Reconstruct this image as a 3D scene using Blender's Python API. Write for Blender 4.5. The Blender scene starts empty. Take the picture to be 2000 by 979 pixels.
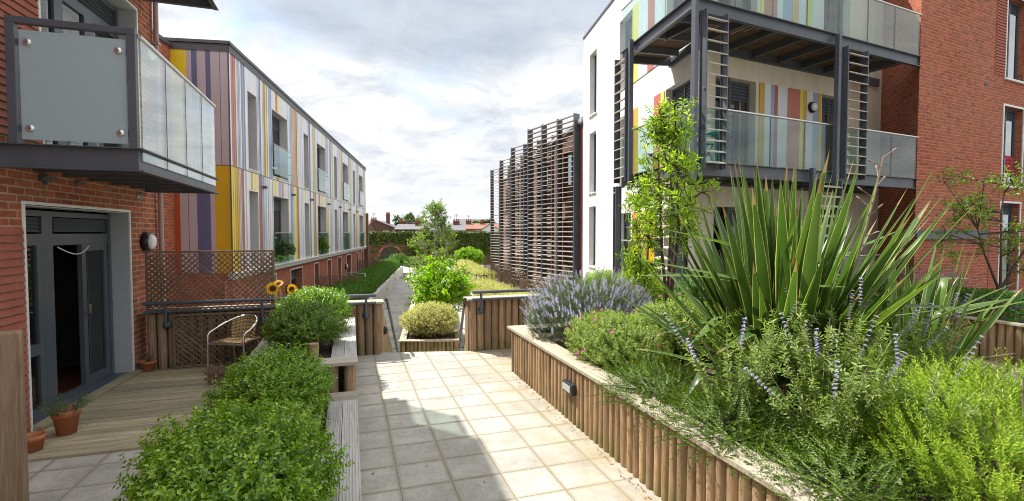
import bpy, bmesh, math, random
import numpy as np
from mathutils import Vector, Matrix
R = math.radians
random.seed(7)
rng = np.random.default_rng(11)
SC = bpy.context.scene
COL = SC.collection

# ------------------------------------------------------------------ camera
H = 1.97
FPX = 970.0
PITCH = math.atan(36 / FPX)
cam = bpy.data.cameras.new("camera")
camo = bpy.data.objects.new("camera", cam)
COL.objects.link(camo)
cam.sensor_width = 36
cam.lens = FPX / 2000 * 36
cam.clip_end = 2000
cam.clip_start = 0.05
camo.location = (0, 0, H)
camo.rotation_euler = (R(90) - PITCH, 0, 0)
SC.camera = camo

# ------------------------------------------------------------------ frames
THA = R(18.0)
CA, SA = math.cos(THA), math.sin(THA)


def A(p, q, z=None):
    """terrace frame: p across to the right, q along the terrace away"""
    x, y = p * CA - q * SA, p * SA + q * CA
    return (x, y) if z is None else (x, y, z)


class Fr:
    """wall frame: s along the wall, d outwards from the wall, z up"""
    def __init__(self, o, ang, side):
        self.o = o
        self.t = (math.cos(ang), math.sin(ang))
        self.n = (side * self.t[1], -side * self.t[0])

    def __call__(self, s, d, z):
        return (self.o[0] + self.t[0] * s + self.n[0] * d, self.o[1] + self.t[1] * s + self.n[1] * d, z)


FA = Fr((0, 0), R(108), 1)          # s = q, d = p


# ------------------------------------------------------------------ scene tree helpers
INV = {}
MATS = {}


def tag(o, label=None, cat=None, group=None, kind=None):
    if label: o["label"] = label
    if cat: o["category"] = cat
    if group: o["group"] = group
    if kind: o["kind"] = kind
    return o


def thing(name, label, cat, loc=(0, 0, 0), group=None):
    o = bpy.data.objects.new(name, None)
    o.empty_display_size = 0.2
    COL.objects.link(o)
    o.location = loc
    INV[o.name] = Vector(loc)
    return tag(o, label, cat, group)


class MB:
    """collects faces in world coordinates; build() links them as one mesh object"""
    def __init__(self):
        self.v, self.f, self.m, self.s = [], [], [], []

    def face(self, pts, m=0, smooth=False):
        i = len(self.v)
        self.v += [tuple(p) for p in pts]
        self.f.append(tuple(range(i, i + len(pts))))
        self.m.append(m)
        self.s.append(smooth)

    def mesh(self, verts, faces, m=0, smooth=False):
        i = len(self.v)
        self.v += [tuple(p) for p in verts]
        for f in faces:
            self.f.append(tuple(i + k for k in f))
            self.m.append(m)
            self.s.append(smooth)

    def box(self, fr, s0, s1, d0, d1, z0, z1, m=0):
        P = [fr(s, d, z) for z in (z0, z1) for d in (d0, d1) for s in (s0, s1)]
        F = [(0, 2, 3, 1), (4, 5, 7, 6), (0, 1, 5, 4), (2, 6, 7, 3), (0, 4, 6, 2), (1, 3, 7, 5)]
        a = (Vector(P[1]) - Vector(P[0])).cross(Vector(P[2]) - Vector(P[0])).dot(Vector(P[4]) - Vector(P[0]))
        if a < 0: F = [tuple(reversed(f)) for f in F]
        self.mesh(P, F, m)

    def prism(self, poly, z0, z1, m=0):
        n = len(poly)
        ar = sum(poly[i][0] * poly[(i + 1) % n][1] - poly[(i + 1) % n][0] * poly[i][1] for i in range(n))
        if ar < 0: poly = poly[::-1]
        V = [(x, y, z0) for x, y in poly] + [(x, y, z1) for x, y in poly]
        F = [tuple(range(n - 1, -1, -1)), tuple(range(n, 2 * n))]
        F += [(i, (i + 1) % n, n + (i + 1) % n, n + i) for i in range(n)]
        self.mesh(V, F, m)

    def tube(self, pts, r, n=8, m=0, cap=True, smooth=True):
        pts = [Vector(p) for p in pts]
        rs = r if isinstance(r, (list, tuple)) else [r] * len(pts)
        V, F = [], []
        d0 = (pts[1] - pts[0]).normalized()
        up = Vector((0, 0, 1)) if abs(d0.z) < 0.9 else Vector((1, 0, 0))
        x = d0.cross(up).normalized()
        for i, p in enumerate(pts):
            d = (pts[min(i + 1, len(pts) - 1)] - pts[max(i - 1, 0)]).normalized()
            x = (x - d * x.dot(d)).normalized()
            y = d.cross(x)
            for k in range(n):
                a = 2 * math.pi * k / n
                V.append(p + (x * math.cos(a) + y * math.sin(a)) * rs[i])
        for i in range(len(pts) - 1):
            for k in range(n):
                k2 = (k + 1) % n
                F.append((i * n + k, i * n + k2, (i + 1) * n + k2, (i + 1) * n + k))
        self.mesh(V, F, m, smooth)
        if cap:
            self.mesh([V[k] for k in range(n)], [tuple(range(n - 1, -1, -1))], m)
            self.mesh([V[(len(pts) - 1) * n + k] for k in range(n)], [tuple(range(n))], m)

    def lathe(self, c, prof, n=20, m=0, axis=(0, 0, 1), smooth=True):
        ax = Vector(axis).normalized()
        x = ax.orthogonal().normalized()
        y = ax.cross(x)
        c = Vector(c)
        V = []
        for r, h in prof:
            for k in range(n):
                a = 2 * math.pi * k / n
                V.append(c + ax * h + (x * math.cos(a) + y * math.sin(a)) * r)
        F = []
        for i in range(len(prof) - 1):
            for k in range(n):
                k2 = (k + 1) % n
                F.append((i * n + k, i * n + k2, (i + 1) * n + k2, (i + 1) * n + k))
        self.mesh(V, F, m, smooth)

    def build(self, name, mats, parent=None, uv=True, bevel=0):
        me = bpy.data.meshes.new(name)
        root = parent
        while root is not None and root.parent is not None: root = root.parent
        off = INV.get(root.name, Vector((0, 0, 0))) if root is not None else Vector((0, 0, 0))
        V = np.array(self.v, dtype=float) - np.array(off)
        me.from_pydata(V.tolist(), [], self.f)
        mats = mats if isinstance(mats, (list, tuple)) else [mats]
        for m in mats: me.materials.append(m)
        me.polygons.foreach_set("material_index", self.m)
        me.polygons.foreach_set("use_smooth", self.s)
        me.update()
        if uv: add_uv(me, np.array(off))
        o = bpy.data.objects.new(name, me)
        COL.objects.link(o)
        if parent is not None: o.parent = parent
        if bevel:
            b = o.modifiers.new("bevel", "BEVEL")
            b.width = bevel
            b.segments = 2
            b.limit_method = "ANGLE"
        return o


def add_uv(me, off):
    n = len(me.polygons)
    nor = np.empty(n * 3); me.polygons.foreach_get("normal", nor); nor = nor.reshape(-1, 3)
    tot = np.empty(n, dtype=np.int32); me.polygons.foreach_get("loop_total", tot)
    li = np.empty(len(me.loops), dtype=np.int32); me.loops.foreach_get("vertex_index", li)
    co = np.empty(len(me.vertices) * 3); me.vertices.foreach_get("co", co); co = co.reshape(-1, 3) + off
    pn = np.repeat(nor, tot, axis=0)
    P = co[li]
    t = np.stack([-pn[:, 1], pn[:, 0]], 1)
    L = np.linalg.norm(t, axis=1); L[L < 1e-6] = 1
    t = t / L[:, None]
    u = t[:, 0] * P[:, 0] + t[:, 1] * P[:, 1]
    v = P[:, 2].copy()
    hz = np.abs(pn[:, 2]) > 0.7
    u[hz] = P[hz, 0] * CA + P[hz, 1] * SA
    v[hz] = -P[hz, 0] * SA + P[hz, 1] * CA
    lay = me.uv_layers.new(name="UVMap")
    lay.data.foreach_set("uv", np.stack([u, v], 1).ravel())


def wall_holes(mb, fr, s0, s1, z0, z1, holes, rev=0.2, d=0.0, msel=None, cuts=(), zcuts=(), mrev=0):
    """front face of a wall with rectangular openings; holes = (s0, s1, z0, z1); reveals go inwards by rev"""
    ss = sorted({s0, s1, *[h[0] for h in holes], *[h[1] for h in holes], *cuts})
    zs = sorted({z0, z1, *[h[2] for h in holes], *[h[3] for h in holes], *zcuts})
    ss = [s for s in ss if s0 - 1e-6 <= s <= s1 + 1e-6]
    zs = [z for z in zs if z0 - 1e-6 <= z <= z1 + 1e-6]
    flip = (Vector(fr(1, 0, 0)) - Vector(fr(0, 0, 0))).cross(Vector((0, 0, 1))).dot(Vector((*fr.n, 0))) < 0
    def q(pts, m):
        mb.face(pts[::-1] if flip else pts, m)
    for i in range(len(ss) - 1):
        for j in range(len(zs) - 1):
            cs, cz = (ss[i] + ss[i + 1]) / 2, (zs[j] + zs[j + 1]) / 2
            if any(h[0] < cs < h[1] and h[2] < cz < h[3] for h in holes): continue
            q([fr(ss[i], d, zs[j]), fr(ss[i + 1], d, zs[j]), fr(ss[i + 1], d, zs[j + 1]), fr(ss[i], d, zs[j + 1])],
              msel(cs, cz) if msel else 0)
    for a, b, c, e in holes:
        for (p1, p2) in (((a, c), (a, e)), ((b, e), (b, c)), ((a, e), (b, e)), ((b, c), (a, c))):
            q([fr(p1[0], d, p1[1]), fr(p2[0], d, p2[1]), fr(p2[0], d - rev, p2[1]), fr(p1[0], d - rev, p1[1])][::-1], mrev)


# ------------------------------------------------------------------ materials
def newmat(name):
    m = bpy.data.materials.new(name)
    m.use_nodes = True
    nt = m.node_tree
    return m, nt, nt.nodes, nt.links, nt.nodes["Principled BSDF"]


def nd(nt, typ, **kw):
    n = nt.nodes.new(typ)
    for k, v in kw.items():
        if k.startswith("i_"):
            n.inputs[k[2:].replace("_", " ")].default_value = v
        else: setattr(n, k, v)
    return n


def ramp(nt, fac, stops):
    r = nt.nodes.new("ShaderNodeValToRGB")
    el = r.color_ramp.elements
    while len(el) < len(stops): el.new(0.5)
    for e, (p, c) in zip(el, stops):
        e.position = p
        e.color = (*c, 1) if len(c) == 3 else c
    nt.links.new(fac, r.inputs["Fac"])
    return r.outputs["Color"]


def mix(nt, fac, a, b, mode="MIX"):
    m = nt.nodes.new("ShaderNodeMix")
    m.data_type = "RGBA"
    m.blend_type = mode
    for sock, val in ((m.inputs[0], fac), (m.inputs[6], a), (m.inputs[7], b)):
        if hasattr(val, "links"): nt.links.new(val, sock)
        else: sock.default_value = val if not isinstance(val, tuple) or len(val) == 4 else (*val, 1)
    return m.outputs[2]


def noise(nt, vec, scale, detail=4, rough=0.55, dist=0.0):
    n = nd(nt, "ShaderNodeTexNoise", i_Scale=scale, i_Detail=detail, i_Roughness=rough, i_Distortion=dist)
    if vec is not None: nt.links.new(vec, n.inputs["Vector"])
    return n.outputs["Fac"]


def coords(nt, kind="Object", scale=(1, 1, 1), rot=(0, 0, 0)):
    t = nt.nodes.new("ShaderNodeTexCoord")
    mp = nd(nt, "ShaderNodeMapping")
    mp.inputs["Scale"].default_value = scale
    mp.inputs["Rotation"].default_value = rot
    nt.links.new(t.outputs[kind], mp.inputs["Vector"])
    return mp.outputs["Vector"]


def bump(nt, h, bsdf, strength=0.3, dist=0.01):
    b = nd(nt, "ShaderNodeBump", i_Strength=strength, i_Distance=dist)
    nt.links.new(h, b.inputs["Height"])
    nt.links.new(b.outputs["Normal"], bsdf.inputs["Normal"])


def island(nt):
    return nt.nodes.new("ShaderNodeNewGeometry").outputs["Random Per Island"]


def plain(name, c, rough=0.5, metal=0.0, var=0.12, vs=6.0, bmp=0.0):
    m, nt, N, L, b = newmat(name)
    co = coords(nt)
    n = noise(nt, co, vs, 5, 0.6)
    c2 = tuple(x * (1 - var) for x in c)
    c3 = tuple(min(1, x * (1 + var)) for x in c)
    L.new(ramp(nt, n, [(0.3, c2), (0.7, c3)]), b.inputs["Base Color"])
    b.inputs["Roughness"].default_value = rough
    b.inputs["Metallic"].default_value = metal
    if bmp: bump(nt, noise(nt, co, 60, 3), b, bmp, 0.004)
    return m


def brick_mat(name, c1, c2, mortar, dark, msize=0.009):
    m, nt, N, L, b = newmat(name)
    uv = coords(nt, "UV")
    br = nd(nt, "ShaderNodeTexBrick")
    L.new(uv, br.inputs["Vector"])
    br.inputs["Scale"].default_value = 1
    br.inputs["Brick Width"].default_value = 0.225
    br.inputs["Row Height"].default_value = 0.075
    br.inputs["Mortar Size"].default_value = msize
    br.inputs["Mortar Smooth"].default_value = 0.2
    br.inputs["Bias"].default_value = -0.1
    br.inputs["Color1"].default_value = (*c1, 1)
    br.inputs["Color2"].default_value = (*c2, 1)
    br.inputs["Mortar"].default_value = (*mortar, 1)
    br2 = nd(nt, "ShaderNodeTexBrick")
    L.new(uv, br2.inputs["Vector"])
    for k, v in (("Scale", 1), ("Brick Width", 0.225), ("Row Height", 0.075), ("Mortar Size", 0.0), ("Bias", -0.72)):
        br2.inputs[k].default_value = v
    br2.inputs["Color1"].default_value = (1, 1, 1, 1)
    br2.inputs["Color2"].default_value = (0, 0, 0, 1)
    br2.offset = 0.5
    big = noise(nt, uv, 0.7, 3, 0.6)
    fine = noise(nt, uv, 45, 4, 0.7)
    c = mix(nt, ramp(nt, fine, [(0.35, (0, 0, 0)), (0.75, (0.5, 0.5, 0.5))]), br.outputs["Color"], dark)
    c = mix(nt, ramp(nt, big, [(0.35, (0, 0, 0)), (0.8, (0.26, 0.26, 0.26))]), c, mortar)
    c = mix(nt, 1.0, c, ramp(nt, noise(nt, coords(nt, "UV", (4.44, 13.3, 1)), 1.0, 1, 0.3), [(0.28, (0.72, 0.70, 0.70)), (0.5, (1, 1, 1)), (0.75, (1.15, 1.11, 1.07))]), "MULTIPLY")
    L.new(c, b.inputs["Base Color"])
    b.inputs["Roughness"].default_value = 0.88
    hm = nd(nt, "ShaderNodeMath", operation="MULTIPLY_ADD")
    L.new(br.outputs["Fac"], hm.inputs[0])
    hm.inputs[1].default_value = -1
    L.new(fine, hm.inputs[2])
    bump(nt, hm.outputs[0], b, 0.55, 0.006)
    return m


def wood_mat(name, c_dark, c_mid, c_light, axis="z", algae=0.0, fine=1.0, grey=0.0):
    m, nt, N, L, b = newmat(name)
    sc = {"z": (26, 26, 1.6), "u": (1.6, 26, 26), "v": (26, 1.6, 26)}[axis]
    co = coords(nt, "Object" if axis == "z" else "UV", sc)
    isl = island(nt)
    add = nd(nt, "ShaderNodeVectorMath", operation="ADD")
    cmb = nd(nt, "ShaderNodeCombineXYZ")
    ml = nd(nt, "ShaderNodeMath", operation="MULTIPLY"); ml.inputs[1].default_value = 37
    L.new(isl, ml.inputs[0])
    for k in range(3): L.new(ml.outputs[0], cmb.inputs[k])
    L.new(co, add.inputs[0]); L.new(cmb.outputs[0], add.inputs[1])
    n = noise(nt, add.outputs[0], 1.0 * fine, 6, 0.65, 1.2)
    col = ramp(nt, n, [(0.25, c_dark), (0.5, c_mid), (0.78, c_light)])
    col = mix(nt, 0.55, col, ramp(nt, isl, [(0, (0.42, 0.41, 0.40)), (0.5, (0.9, 0.88, 0.86)), (1, (1.35, 1.3, 1.2))]), "MULTIPLY")
    # knots
    vo = nd(nt, "ShaderNodeTexVoronoi", i_Scale=0.16)
    L.new(add.outputs[0], vo.inputs["Vector"])
    kn = ramp(nt, vo.outputs["Distance"], [(0.05, (0.7, 0.7, 0.7)), (0.11, (0, 0, 0))])
    col = mix(nt, kn, col, c_dark)
    if algae:
        pz = nt.nodes.new("ShaderNodeNewGeometry").outputs["Position"]
        sx = nd(nt, "ShaderNodeSeparateXYZ"); L.new(pz, sx.inputs[0])
        mr = nd(nt, "ShaderNodeMapRange"); mr.inputs[1].default_value = 0.24; mr.inputs[2].default_value = 0.0
        L.new(sx.outputs["Z"], mr.inputs[0])
        mm = nd(nt, "ShaderNodeMath", operation="MULTIPLY")
        L.new(mr.outputs[0], mm.inputs[0])
        L.new(ramp(nt, noise(nt, coords(nt), 5, 3), [(0.4, (0, 0, 0)), (0.62, (algae,) * 3)]), mm.inputs[1])
        col = mix(nt, mm.outputs[0], col, (0.11, 0.13, 0.025))
    L.new(col, b.inputs["Base Color"])
    b.inputs["Roughness"].default_value = 0.78
    bump(nt, n, b, 0.35, 0.004)
    return m


def leaf_mat(name, cols, trans=0.35, rough=0.42, tcol=None, spec=0.4):
    m, nt, N, L, b = newmat(name)
    isl = island(nt)
    k = len(cols)
    big = noise(nt, coords(nt), 3.0, 2)
    a = nd(nt, "ShaderNodeMath", operation="MULTIPLY_ADD")
    L.new(big, a.inputs[0]); a.inputs[1].default_value = 0.5
    sb = nd(nt, "ShaderNodeMath", operation="MULTIPLY_ADD"); L.new(isl, sb.inputs[0]); sb.inputs[1].default_value = 0.75; sb.inputs[2].default_value = -0.13
    L.new(sb.outputs[0], a.inputs[2])
    col = ramp(nt, a.outputs[0], [(i / (k - 1), c) for i, c in enumerate(cols)])
    L.new(col, b.inputs["Base Color"])
    b.inputs["Roughness"].default_value = rough
    b.inputs["Specular IOR Level"].default_value = spec
    tr = nd(nt, "ShaderNodeBsdfTranslucent")
    if tcol: L.new(mix(nt, 0.6, col, tcol), tr.inputs["Color"])
    else: L.new(mix(nt, 1.0, col, (1.5, 1.6, 0.7), "MULTIPLY"), tr.inputs["Color"])
    mx = nd(nt, "ShaderNodeMixShader"); mx.inputs[0].default_value = trans
    out = N["Material Output"]
    L.new(b.outputs[0], mx.inputs[1]); L.new(tr.outputs[0], mx.inputs[2]); L.new(mx.outputs[0], out.inputs["Surface"])
    return m


def glass_mat(name, tint=(0.76, 0.87, 0.84), rough=0.02, refl=1.0, base=0.055, gain=0.62, power=4.0):
    m, nt, N, L, b = newmat(name)
    N.remove(b)
    tr = nd(nt, "ShaderNodeBsdfTransparent"); tr.inputs["Color"].default_value = (*tint, 1)
    gl = nd(nt, "ShaderNodeBsdfGlossy"); gl.inputs["Roughness"].default_value = rough
    gl.inputs["Color"].default_value = (refl, refl, refl, 1)
    lw = nd(nt, "ShaderNodeLayerWeight"); lw.inputs["Blend"].default_value = 0.5
    pw = nd(nt, "ShaderNodeMath", operation="POWER"); pw.inputs[1].default_value = power
    L.new(lw.outputs["Facing"], pw.inputs[0])
    mu = nd(nt, "ShaderNodeMath", operation="MULTIPLY_ADD"); mu.inputs[1].default_value = gain; mu.inputs[2].default_value = base
    mu.use_clamp = True
    L.new(pw.outputs[0], mu.inputs[0])
    mx = nd(nt, "ShaderNodeMixShader")
    L.new(mu.outputs[0], mx.inputs[0]); L.new(tr.outputs[0], mx.inputs[1]); L.new(gl.outputs[0], mx.inputs[2])
    L.new(mx.outputs[0], N["Material Output"].inputs["Surface"])
    return m


def frosted_mat(name):
    m, nt, N, L, b = newmat(name)
    N.remove(b)
    tl = nd(nt, "ShaderNodeBsdfTranslucent"); tl.inputs["Color"].default_value = (0.62, 0.76, 0.80, 1)
    df = nd(nt, "ShaderNodeBsdfDiffuse"); df.inputs["Color"].default_value = (0.54, 0.66, 0.70, 1)
    gl = nd(nt, "ShaderNodeBsdfGlossy"); gl.inputs["Roughness"].default_value = 0.28
    gl.inputs["Color"].default_value = (0.8, 0.85, 0.85, 1)
    m1 = nd(nt, "ShaderNodeMixShader"); m1.inputs[0].default_value = 0.55
    L.new(tl.outputs[0], m1.inputs[1]); L.new(df.outputs[0], m1.inputs[2])
    m2 = nd(nt, "ShaderNodeMixShader"); m2.inputs[0].default_value = 0.12
    L.new(m1.outputs[0], m2.inputs[1]); L.new(gl.outputs[0], m2.inputs[2])
    L.new(m2.outputs[0], N["Material Output"].inputs["Surface"])
    return m


def paving_mat():
    m, nt, N, L, b = newmat("paving_slabs")
    uv = nt.nodes.new("ShaderNodeTexCoord").outputs["UV"]
    mp = nd(nt, "ShaderNodeMapping"); mp.inputs["Location"].default_value = (-0.342, -3.82, 0)
    L.new(uv, mp.inputs["Vector"])
    br = nd(nt, "ShaderNodeTexBrick"); br.offset = 0.0; br.squash = 1.0
    L.new(mp.outputs[0], br.inputs["Vector"])
    for k, v in (("Scale", 1), ("Brick Width", 0.4), ("Row Height", 0.4), ("Mortar Size", 0.0028), ("Mortar Smooth", 0.3), ("Bias", 0)):
        br.inputs[k].default_value = v
    br.inputs["Color1"].default_value = (0.37, 0.36, 0.333, 1)
    br.inputs["Color2"].default_value = (0.435, 0.423, 0.394, 1)
    br.inputs["Mortar"].default_value = (0.09, 0.075, 0.05, 1)
    n1 = noise(nt, uv, 2.2, 5, 0.65)
    n2 = noise(nt, uv, 70, 4, 0.75)
    n3 = noise(nt, uv, 9, 5, 0.7, 1.5)
    c = mix(nt, 1.0, br.outputs["Color"], ramp(nt, n1, [(0.3, (0.72, 0.7, 0.66)), (0.7, (1.14, 1.12, 1.08))]), "MULTIPLY")
    c = mix(nt, 1.0, c, ramp(nt, n2, [(0.25, (0.7, 0.69, 0.67)), (0.75, (1.22, 1.22, 1.2))]), "MULTIPLY")
    c = mix(nt, 1.0, c, ramp(nt, n3, [(0.30, (0.84, 0.82, 0.78)), (0.5, (1.0, 1.0, 1.0)), (0.70, (1.05, 1.05, 1.04))]), "MULTIPLY")
    # pale rim round each slab's wear, darker dirt in the joints
    br3 = nd(nt, "ShaderNodeTexBrick"); br3.offset = 0.0
    L.new(mp.outputs[0], br3.inputs["Vector"])
    for k, v in (("Scale", 1), ("Brick Width", 0.4), ("Row Height", 0.4), ("Mortar Size", 0.04), ("Mortar Smooth", 1.0)):
        br3.inputs[k].default_value = v
    dm = nd(nt, "ShaderNodeMath", operation="MULTIPLY"); L.new(br3.outputs["Fac"], dm.inputs[0]); L.new(n1, dm.inputs[1])
    c = mix(nt, dm.outputs[0], c, (0.2, 0.165, 0.1))
    sxp = nd(nt, "ShaderNodeSeparateXYZ"); L.new(uv, sxp.inputs[0])
    mrp = nd(nt, "ShaderNodeMapRange"); mrp.inputs[1].default_value = 1.35; mrp.inputs[2].default_value = 2.25; L.new(sxp.outputs["X"], mrp.inputs[0])
    st = nd(nt, "ShaderNodeMath", operation="MULTIPLY"); L.new(mrp.outputs[0], st.inputs[0])
    L.new(ramp(nt, noise(nt, uv, 3.2, 5, 0.65), [(0.38, (0.08, 0.08, 0.08)), (0.66, (0.85, 0.85, 0.85))]), st.inputs[1])
    c = mix(nt, st.outputs[0], c, (0.30, 0.23, 0.11))
    moss = nd(nt, "ShaderNodeMath", operation="MULTIPLY"); L.new(br3.outputs["Fac"], moss.inputs[0])
    L.new(ramp(nt, noise(nt, uv, 1.1, 4, 0.6), [(0.52, (0, 0, 0)), (0.70, (0.7, 0.7, 0.7))]), moss.inputs[1])
    c = mix(nt, moss.outputs[0], c, (0.13, 0.12, 0.05))
    L.new(c, b.inputs["Base Color"])
    b.inputs["Roughness"].default_value = 0.82
    h = nd(nt, "ShaderNodeMath", operation="MULTIPLY_ADD"); L.new(br.outputs["Fac"], h.inputs[0]); h.inputs[1].default_value = -1.5; L.new(n2, h.inputs[2])
    bump(nt, h.outputs[0], b, 0.4, 0.004)
    return m


def streaked(name, c, rough, amt):
    """painted or rendered surface with faint vertical rain streaks and dirt"""
    m, nt, N, L, b = newmat(name)
    s1 = noise(nt, coords(nt, "Object", (3.5, 3.5, 0.3)), 1.0, 6, 0.6)
    s2 = noise(nt, coords(nt, "Object", (1, 1, 1)), 1.1, 5, 0.65)
    d = tuple(x * (1 - amt) * k for x, k in zip(c, (0.98, 0.96, 0.92)))
    col = mix(nt, ramp(nt, s1, [(0.42, (0, 0, 0)), (0.72, (1, 1, 1))]), c, d)
    col = mix(nt, 1.0, col, ramp(nt, s2, [(0.3, (0.93, 0.93, 0.92)), (0.7, (1.03, 1.03, 1.03))]), "MULTIPLY")
    L.new(col, b.inputs["Base Color"])
    b.inputs["Roughness"].default_value = rough
    bump(nt, noise(nt, coords(nt), 70, 3), b, 0.12, 0.003)
    return m


M = MATS
M["brick"] = brick_mat("red_brick", (0.42, 0.086, 0.035), (0.26, 0.053, 0.027), (0.48, 0.34, 0.22), (0.13, 0.045, 0.03), 0.0085)
M["brick2"] = brick_mat("orange_red_brick", (0.46, 0.10, 0.038), (0.32, 0.066, 0.03), (0.46, 0.24, 0.155), (0.13, 0.05, 0.035))
M["oldbrick"] = brick_mat("old_brown_brick", (0.20, 0.09, 0.05), (0.13, 0.06, 0.035), (0.16, 0.12, 0.09), (0.05, 0.035, 0.025))
M["render"] = streaked("white_render", (0.80, 0.79, 0.77), 0.9, 0.14)
M["darkdeck"] = plain("dark_balcony_board", (0.12, 0.075, 0.045), 0.8, var=0.4, vs=5)
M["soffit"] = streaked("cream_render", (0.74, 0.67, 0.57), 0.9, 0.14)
M["steel"] = plain("slate_grey_painted_steel", (0.085, 0.095, 0.115), 0.42, var=0.15, vs=3)
M["frame"] = plain("grey_blue_aluminium", (0.09, 0.105, 0.125), 0.4, var=0.06)
M["reveal"] = plain("pale_grey_reveal", (0.42, 0.43, 0.45), 0.55, var=0.05)
M["whitetrim"] = plain("white_trim", (0.78, 0.77, 0.74), 0.5, var=0.05)
M["alu"] = plain("brushed_aluminium", (0.72, 0.71, 0.69), 0.3, metal=0.9, var=0.05)
M["lightsteel"] = plain("galvanised_steel", (0.45, 0.47, 0.49), 0.45, metal=0.3, var=0.1)
M["black"] = plain("black_plastic", (0.018, 0.018, 0.02), 0.4, var=0.1)
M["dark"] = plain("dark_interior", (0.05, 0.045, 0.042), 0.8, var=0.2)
M["opal"] = plain("opal_lens", (0.75, 0.76, 0.76), 0.25, var=0.03)
M["terracotta"] = plain("terracotta", (0.42, 0.145, 0.062), 0.75, var=0.22, vs=9, bmp=0.1)
M["soil"] = plain("dark_soil", (0.055, 0.038, 0.026), 0.95, var=0.4, vs=25, bmp=0.6)
M["log"] = wood_mat("log_timber", (0.17, 0.10, 0.05), (0.35, 0.235, 0.125), (0.51, 0.38, 0.235), "z", algae=0.75)
M["loggrey"] = wood_mat("weathered_log_timber", (0.14, 0.085, 0.05), (0.31, 0.205, 0.125), (0.47, 0.345, 0.23), "z", algae=0.8)
M["capv"] = wood_mat("weathered_deck_board_lengthwise", (0.25, 0.235, 0.215), (0.44, 0.42, 0.39), (0.60, 0.58, 0.545), "v")
M["capu"] = wood_mat("weathered_deck_board_crosswise", (0.23, 0.205, 0.17), (0.40, 0.36, 0.30), (0.55, 0.50, 0.43), "u")
M["cop"] = wood_mat("pale_coping_board", (0.24, 0.205, 0.15), (0.38, 0.335, 0.255), (0.52, 0.465, 0.37), "v")
M["deck"] = wood_mat("mossy_deck_board", (0.16, 0.13, 0.07), (0.33, 0.285, 0.18), (0.50, 0.45, 0.32), "u")
M["trellis"] = wood_mat("brown_trellis_lath", (0.10, 0.062, 0.036), (0.19, 0.125, 0.078), (0.29, 0.205, 0.135), "z")
M["glass"] = glass_mat("clear_balcony_glass")
M["glassbal"] = glass_mat("reflective_balcony_glass", (0.76, 0.87, 0.84), 0.02, 1.0, 0.08, 0.80, 3.0)
M["shadebrick"] = brick_mat("shade_darkened_brick", (0.17, 0.05, 0.03), (0.10, 0.034, 0.024), (0.20, 0.13, 0.10), (0.06, 0.03, 0.025))  # red brick darkened, the shade behind the louvres put into its colour
M["pane"] = glass_mat("window_glass", (0.55, 0.60, 0.62), refl=0.95, base=0.09)
M["frosted"] = frosted_mat("frosted_glass")
M["paving"] = paving_mat()
# ------------------------------------------------------------------ panel colours
PANEL = {
    "white": (0.74, 0.755, 0.80), "lilac": (0.50, 0.43, 0.47), "pale": (0.66, 0.70, 0.76), "blue": (0.31, 0.38, 0.58),
    "navy": (0.13, 0.14, 0.27), "yellow": (0.80, 0.62, 0.03), "gold": (0.62, 0.38, 0.02), "coral": (0.54, 0.15, 0.09),
    "orange": (0.70, 0.31, 0.05), "red": (0.45, 0.09, 0.03), "lemon": (0.82, 0.70, 0.12), "tan": (0.66, 0.40, 0.13),
    "lime": (0.62, 0.68, 0.10), "reveal": (0.52, 0.51, 0.53),
}
for k_, c_ in PANEL.items():
    M["p_" + k_] = streaked("panel_" + k_, c_, 0.38, 0.09)
PKEYS = list(PANEL)
PMATS = [M["p_" + k] for k in PKEYS]


def stripe_sel(runs, default="white"):
    """runs: list of (s0, s1, z0, z1, colour); later ones win"""
    def f(s, z):
        out = default
        for a, b, c, d, k in runs:
            if a <= s < b and c <= z < d: out = k
        return PKEYS.index(out)
    return f


def frame_set(mb, fr, s0, s1, z0, z1, d, w=0.05, dep=0.06, mull=(), trans=(), m=0):
    """window frame: outer frame + mullions (s) + transoms (z, s0, s1)"""
    mb.box(fr, s0, s0 + w, d - dep, d, z0, z1, m)
    mb.box(fr, s1 - w, s1, d - dep, d, z0, z1, m)
    mb.box(fr, s0 + w, s1 - w, d - dep, d, z0, z0 + w, m)
    mb.box(fr, s0 + w, s1 - w, d - dep, d, z1 - w, z1, m)
    for s in mull: mb.box(fr, s - w / 2, s + w / 2, d - dep, d - 0.003, z0 + w, z1 - w, m)
    for z, a, b in trans: mb.box(fr, a, b, d - dep, d - 0.006, z - w / 2, z + w / 2, m)


def vent(mb, fr, s0, s1, z0, z1, d, n=5, m=0):
    h = (z1 - z0) / n
    for i in range(n):
        z = z0 + i * h
        P = [fr(s0, d, z), fr(s1, d, z), fr(s1, d - 0.025, z + h), fr(s0, d - 0.025, z + h)]
        Q = [fr(s0, d, z), fr(s1, d, z), fr(s1, d - 0.025, z), fr(s0, d - 0.025, z)]
        mb.face(P, m); mb.face(Q, m)


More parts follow.
